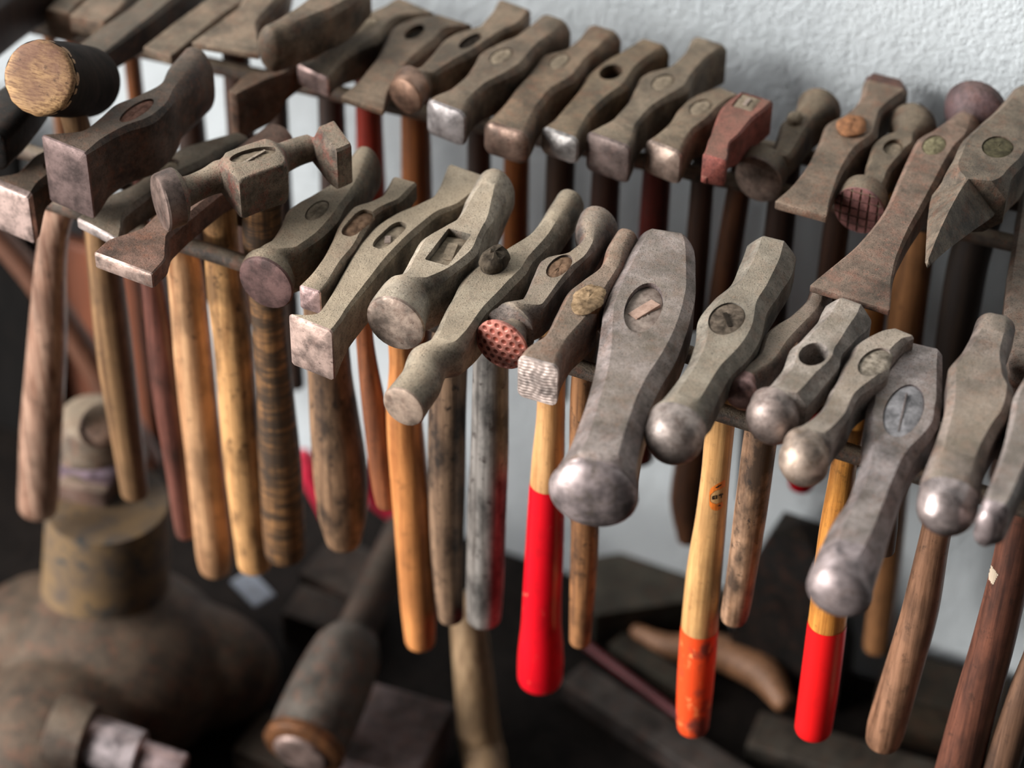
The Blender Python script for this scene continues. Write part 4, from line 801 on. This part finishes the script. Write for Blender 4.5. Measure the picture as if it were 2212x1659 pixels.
ring = [[(X[i]-vo[0]+R[i]*math.cos(2*math.pi*j/48), YV-vo[1]+R[i]*math.sin(2*math.pi*j/48), max(q[i], z0)-vo[2]) for j in range(48)] for i in range(len(q)) if q[i] > z0-.02]
zc = upy(230, 1330, YV)[2]
col_r = [r for r in ring if r[0][2]+vo[2] > zc-.004]; base_r = [r for r in ring if r[0][2]+vo[2] < zc+.002]
def ringtip(rs, i): return tuple(np.mean(np.array(rs[i]), axis=0))
vobj('column', rings_mesh('column', col_r, ringtip(col_r, 0), ringtip(col_r, -1)), painted_iron())
# base casting: dome with lobes, merged into one skin
bm = bmesh.new()
def blob(p, r, sc, rot=0):
    M = Matrix.Translation(Vector(p)-Vector(vo)) @ Matrix.Rotation(rot, 4, 'Z') @ Matrix.Diagonal((*sc, 1))
    bmesh.ops.create_uvsphere(bm, u_segments=32, v_segments=20, radius=r, matrix=M)
pc = upz(240, 1440, BT+.05)
blob(pc, .10, (1.0, 1.0, .75)); blob(upz(400, 1440, BT+.04), .07, (1.15, .8, .8), .3); blob(upz(90, 1420, BT+.05), .075, (.9, 1.1, .8), .4)
blob(upz(250, 1490, BT+.055), .045, (.55, 1.7, 1.1), -.55); blob(upz(110, 1600, BT+.06), .065, (1.1, 1.2, .9)); blob(upz(-30, 1520, BT+.04), .07, (1.2, 1, .8))
bmesh.ops.recalc_face_normals(bm, faces=bm.faces)
me = bpy.data.meshes.new('base'); bm.to_mesh(me); bm.free()
w = bpy.data.objects.new('work', me); COL.objects.link(w); md = w.modifiers.new('r', 'REMESH'); md.mode = 'VOXEL'; md.voxel_size = .0035
ms = w.modifiers.new('s', 'SMOOTH'); ms.factor = .5; ms.iterations = 12
dg = bpy.context.evaluated_depsgraph_get(); me2 = bpy.data.meshes.new_from_object(w.evaluated_get(dg)); bpy.data.objects.remove(w)
for vv in me2.vertices: vv.co.z = max(vv.co.z, .0005)
vobj('base', me2, steel('cast_iron_b', (78, 64, 52), .3, .05, rough=.62, metal=.2))
# screw boss, bright spindle
a = upz(205, 1600, BT+.10); b = upz(300, 1630, BT+.095); c = upz(395, 1660, BT+.09)
dd = (b-a)
vobj('screw_boss', tube('screw_boss', [a-dd*.9-vo, a-dd*.15-vo], [.030, .027], .1, 32), steel('boss_iron', (96, 84, 74), .3, .2))
vobj('screw', tube('screw', [a-dd*.3-vo, a-vo, b-vo], [.0195, .0195, .019], .15, 32), polished('spindle', (196, 182, 182), .25, spots=.2))
vobj('spindle', tube('spindle', [b-vo, (b+c)/2-vo, c-vo], [.0125, .0125, .012], .2, 24), polished('spindle_b', (180, 158, 156), .25, spots=.3))
# jaw plates on top of the column
tp = upy(200, 1080, YV)
m = box_mesh('jaw', .062, .05, .032, .004); o = vobj('jaw', m, steel('jaw_a', (118, 96, 86), .3, .3)); o.location = tuple(upy(176, 1040, YV+.012)-vo); o.rotation_euler = (0, 0, .2)
m = box_mesh('jaw', .06, .03, .012, .003); o = vobj('jaw', m, polished('jaw_plate', (160, 140, 152), .35)); o.location = tuple(upy(177, 1002, YV+.012)-vo); o.rotation_euler = (0, 0, .2)
m = tube('lug', [upy(205, 985, YV+.035)-vo, upy(204, 945, YV+.035)-vo, upy(204, 905, YV+.035)-vo], [.042, .036, .028], .25, 32); vobj('lug', m, steel('lug_iron', (124, 108, 92), .3, .3))
m = tube('hub', [upy(214, 925, YV-.005)-vo, upy(222, 912, YV-.02)-vo], [.016, .015], .3, 24); vobj('hub', m, steel('hub_iron', (150, 124, 108), .3, .3))

def bar(name, label, cat, p, q, w, h, mat, z=None, roll=0, bev=.002, group='metal stock lying on the bench'):
    p = np.asarray(p); q = np.asarray(q); L = np.linalg.norm(q-p); c = (p+q)/2
    m = box_mesh(name, w, L, h, bev); o = link(name, m, mat); d = (q-p)/L
    o.location = c; o.rotation_euler = (math.asin(d[2]), 0, math.atan2(d[1], d[0])-math.pi/2)
    for pl in m.polygons: pl.use_smooth = False
    return tag(o, label, cat, group)
def rod(name, label, cat, pts, rad, mat, group=None, cap=.5, seg=24):
    c = np.asarray(pts[0]); root_ = bpy.data.objects.new(name, tube(name, [np.asarray(p)-c for p in pts], rad, cap, seg)); COL.objects.link(root_); root_.location = c
    root_.data.materials.append(mat); finish(root_.data, 45)
    return tag(root_, label, cat, group)
DK = lambda n, c=(62, 56, 50), **k: steel('stock_'+n, c, **{**dict(rust=.3, dust=.03, rough=.55, metal=.3, g=.5), **k})
# stake tool: dark shaft, thick wrapped end towards us
p2 = upz(655, 1618, BT+.095); p1 = upy(872, 1140, .20)
ax_ = p1-p2; Ls = np.linalg.norm(ax_); axn = ax_/Ls
st_ = empty('old_mallet', tuple(p2)); tag(st_, 'old worn mallet lying with its thick copper-rimmed end toward us, bottom centre left', 'mallet')
def along(t): return axn*Ls*t
def sc(px, t): return px/2*depth(p2+along(t))/FPX
m = tube('head', [along(0.0), along(.10), along(.25), along(.42), along(.5)], [sc(165, 0), sc(178, .1), sc(172, .25), sc(150, .42), sc(104, .5)], .12, 36); finish(m, 40); link('head', m, steel('mallet_iron', (82, 76, 70), .35, .03, rough=.55, metal=.3), st_)
m = tube('handle', [along(.48), along(.75), along(1.0)], [sc(92, .5), sc(84, .75), sc(80, 1)], .3, 24); finish(m, 40); link('handle', m, DK('shaft', (74, 62, 54)), st_)
m = tube('copper_rim', [along(-.018), along(.0), along(.03)], [sc(150, 0), sc(184, 0), sc(180, 0)], .02, 36); finish(m, 40); link('copper_rim', m, polished('copper', (116, 76, 48), .4, spots=.7, spot=(60, 44, 36)), st_)
m = tube('striking_face', [along(-.03), along(-.01)], [sc(122, 0), sc(132, 0)], .12, 32); finish(m, 40); link('striking_face', m, polished('dull_face', (136, 116, 108), .4), st_)
rod('wooden_stick', 'pale ash stick standing on the bench behind the tan and grey hammer handles, bottom centre', 'stick',
    [upy(1008, 1300, .11), upy(1022, 1450, .10), upy(1042, 1620, .09), upz(1056, 1740, BT+.03)], [.0135, .0155, .0175, .018], wood('ash_handle', (148, 122, 92), (100, 76, 52), .55, .3))
# red handled snips by the wall
sn = empty('red_handled_snips', tuple(upy(660, 1010, .26))); tag(sn, 'tool with curved red-pink handles glimpsed behind the thick brown handle', 'snips')
so = np.array(sn.location); RP = paint('snips_red', (196, 42, 66), rough=.4)
m = tube('grip', [upy(x, y, .26)-so for x, y in ((648, 985), (668, 1010), (690, 1060), (715, 1120), (740, 1180))], [.009, .012, .010, .008, .007], .5, 20); finish(m); link('grip', m, RP, sn)
m = tube('grip', [upy(x, y, .25)-so for x, y in ((780, 1000), (797, 1045), (812, 1080), (845, 1107), (880, 1130), (920, 1190))], [.006, .008, .0075, .0075, .007, .006], .5, 20); finish(m); link('grip', m, RP, sn)
m = tube('blade', [upy(740, 1180, .26)-so, upy(780, 1205, .25)-so, upy(820, 1225, .24)-so], [.008, .010, .004], .4, 16, .5); finish(m); link('blade', m, DK('snip'), sn)
m = tube('blade', [upy(920, 1190, .25)-so, upy(910, 1215, .24)-so, upy(900, 1235, .23)-so], [.007, .010, .004], .4, 16, .5); finish(m); link('blade', m, DK('snip_b'), sn)
# stock and tools on the bench
Z = BT
bar('steel_block', 'flat purplish steel block on the bench between the copper-rimmed mallet and the pale ash handle', 'block', upz(735, 1592, Z+.03), upz(940, 1652, Z+.03), .085, .055, DK('plate', (112, 98, 98), metal=.4, g=.9))
bar('slotted_block', 'dark slotted metal block behind the thick brown handle end', 'block', upz(680, 1210, Z+.09), upz(810, 1262, Z+.09), .05, .012, DK('slot', (98, 84, 76)))
bar('slotted_block', 'dark metal bar under the slotted block, left of the mallet shaft', 'bar', upz(650, 1300, Z+.02), upz(800, 1350, Z+.02), .07, .036, DK('slot_b', (80, 70, 62)))
bar('steel_bar', 'grey-brown bar lying diagonally at bottom left, beyond the bright vise screw', 'bar', upz(560, 1660, Z+.012), upz(625, 1570, Z+.012), .05, .022, DK('bar_a', (92, 78, 66)))
bar('steel_bar', 'grey bar running diagonally to the bottom edge right of the long red handle', 'bar', upz(1235, 1470, Z+.012), upz(1620, 1720, Z+.012), .032, .022, DK('bar_b', (98, 90, 86), metal=.4))
rod('red_rod', 'thin dark red rod lying diagonally behind the long red handle', 'rod', [upz(1255, 1385, Z+.02), upz(1360, 1465, Z+.02), upz(1480, 1555, Z+.02)], [.004]*3, paint('dull_red', (86, 15, 22), rough=.5))
bar('steel_bar', 'dark olive bar parallel to the thin red rod', 'bar', upz(1330, 1395, Z+.012), upz(1490, 1500, Z+.012), .022, .02, DK('bar_c', (72, 68, 58)))
rod('curved_stick', 'curved brown wooden stick lying on the bench behind the orange-dipped handle', 'stick', [upz(1372, 1362, Z+.02), upz(1440, 1394, Z+.022), upz(1560, 1410, Z+.026), upz(1645, 1450, Z+.026), upz(1695, 1520, Z+.022)], [.006, .010, .015, .016, .009], wood('curved_wood', (150, 106, 74), (96, 64, 42), .5, .3))
bar('metal_box', 'low olive-grey metal block standing against the wall behind the short brown handle', 'block', upz(1260, 1302, Z+.021), upz(1550, 1257, Z+.021), .07, .039, DK('box', (84, 80, 70)))
bar('steel_bar', 'grey bar at lower right running under the short red handle end', 'bar', upz(1625, 1590, Z+.012), upz(2070, 1720, Z+.012), .04, .022, DK('bar_d', (86, 80, 72)))
bar('wooden_block', 'dark brown block at lower right behind the two brown handles', 'block', upz(1900, 1495, Z+.03), upz(2160, 1562, Z+.03), .05, .057, DK('block', (62, 54, 42)))
# dark tapered iron against the wall
bm = bmesh.new(); pb = upy(1722, 1300, .305); pb[2] = Z+.001
def ringb(hw, hd, z, dx=0): return [(dx-hw, -hd, z), (dx+hw, -hd, z), (dx+hw, hd, z), (dx-hw, hd, z)]
ht = float(upy(1712, 1128, .305)[2]-Z)
rings = [ringb(.05, .02, 0), ringb(.048, .019, ht*.3), ringb(.032, .018, ht*.75, -.006), ringb(.016, .014, ht*.97, -.008)]
me = rings_mesh('iron_stake', rings, (0, 0, 0), (-.008, 0, ht)); o = link('iron_stake', me, DK('stake', (40, 37, 34))); o.location = tuple(pb); tag(o, 'black tapered iron stake standing against the wall, behind the red handle tip', 'stake')
# white scrap, boards at the left
bar('paper_scrap', 'small bluish-white folded card showing under the two tan handle ends at left', 'card', upz(520, 1245, Z+.07), upz(572, 1300, Z+.065), .022, .004, paint('card', (190, 200, 214), rough=.6), bev=.0008, group=None)
def board(name, label, x0, x1, z1, y, th, mat, tilt=.06):
    m = box_mesh(name, x1-x0, th, z1-BT, .003); o = link(name, m, mat); o.location = ((x0+x1)/2, y, (BT+z1)/2+.001); return tag(o, label, 'board', 'boards leaning at the left')
xl = float(upy(20, 700, .31)[0])
board('wooden_board', 'terracotta-stained board standing at the wall behind the leftmost handles', float(upy(120, 760, .31)[0]), float(upy(308, 700, .31)[0]), float(upy(290, 560, .31)[2]), .31, .014, wood('terracotta', (112, 62, 38), (84, 44, 27), .55, .2))
board('dark_board', 'near-black board filling the dark gap at the left edge', -1.05, float(upy(105, 760, .29)[0]), float(upy(40, 275, .29)[2]), .285, .016, wood('black_board', (16, 14, 13), (9, 8, 7), .8, .3))  # near-black board added to fill the dark gap
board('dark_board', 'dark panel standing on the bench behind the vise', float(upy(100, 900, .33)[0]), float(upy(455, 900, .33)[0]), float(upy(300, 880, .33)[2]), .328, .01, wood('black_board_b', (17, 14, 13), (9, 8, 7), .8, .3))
rod('wooden_pole', 'long brown wooden pole leaning diagonally behind the leftmost hammer handles', 'pole', [upy(-40, 470, .20), upy(80, 610, .20), upy(190, 770, .20), upy(255, 880, .20), upy(320, 1000, .20)], [.0105, .0115, .012, .0125, .013], wood('leaning_handle', (104, 68, 50), (70, 43, 31), .45, .3))

# ------------------------------------------------------------------ light
wd = bpy.data.worlds.new('world'); SC.world = wd; wd.use_nodes = True
bg = wd.node_tree.nodes['Background']; bg.inputs[0].default_value = (.80, .87, 1.0, 1); bg.inputs[1].default_value = .01
def area(name, loc, target, sx, sy, e, c):
    l = bpy.data.lights.new(name, 'AREA'); l.shape = 'RECTANGLE'; l.size = sx; l.size_y = sy; l.energy = e; l.color = c
    o = bpy.data.objects.new(name, l); COL.objects.link(o); o.location = loc
    o.rotation_euler = (Vector(target)-Vector(loc)).to_track_quat('-Z', 'Y').to_euler(); return o
area('window_daylight', (-4.9, -3.9, 3.6), (0, .1, .85), 3.4, 2.8, 830, (1.0, .99, .98))
area('low_fill_light', (-4.0, -4.2, 1.15), (0, .2, .78), 2.4, 1.3, 340, (1.0, .985, .97))  # added low fill that brightens the wall under the rack, source unseen
area('top_fill_light', (-3.9, -1.1, 4.0), (0, .1, .9), 2.0, 2.0, 170, (.98, .985, 1.0))  # added fill from above that brightens the head tops, source unseen

SC.view_settings.view_transform = 'Standard'; SC.view_settings.look = 'None'; SC.view_settings.exposure = -0.12; SC.view_settings.gamma = 1.0
SC.view_settings.use_curve_mapping = False
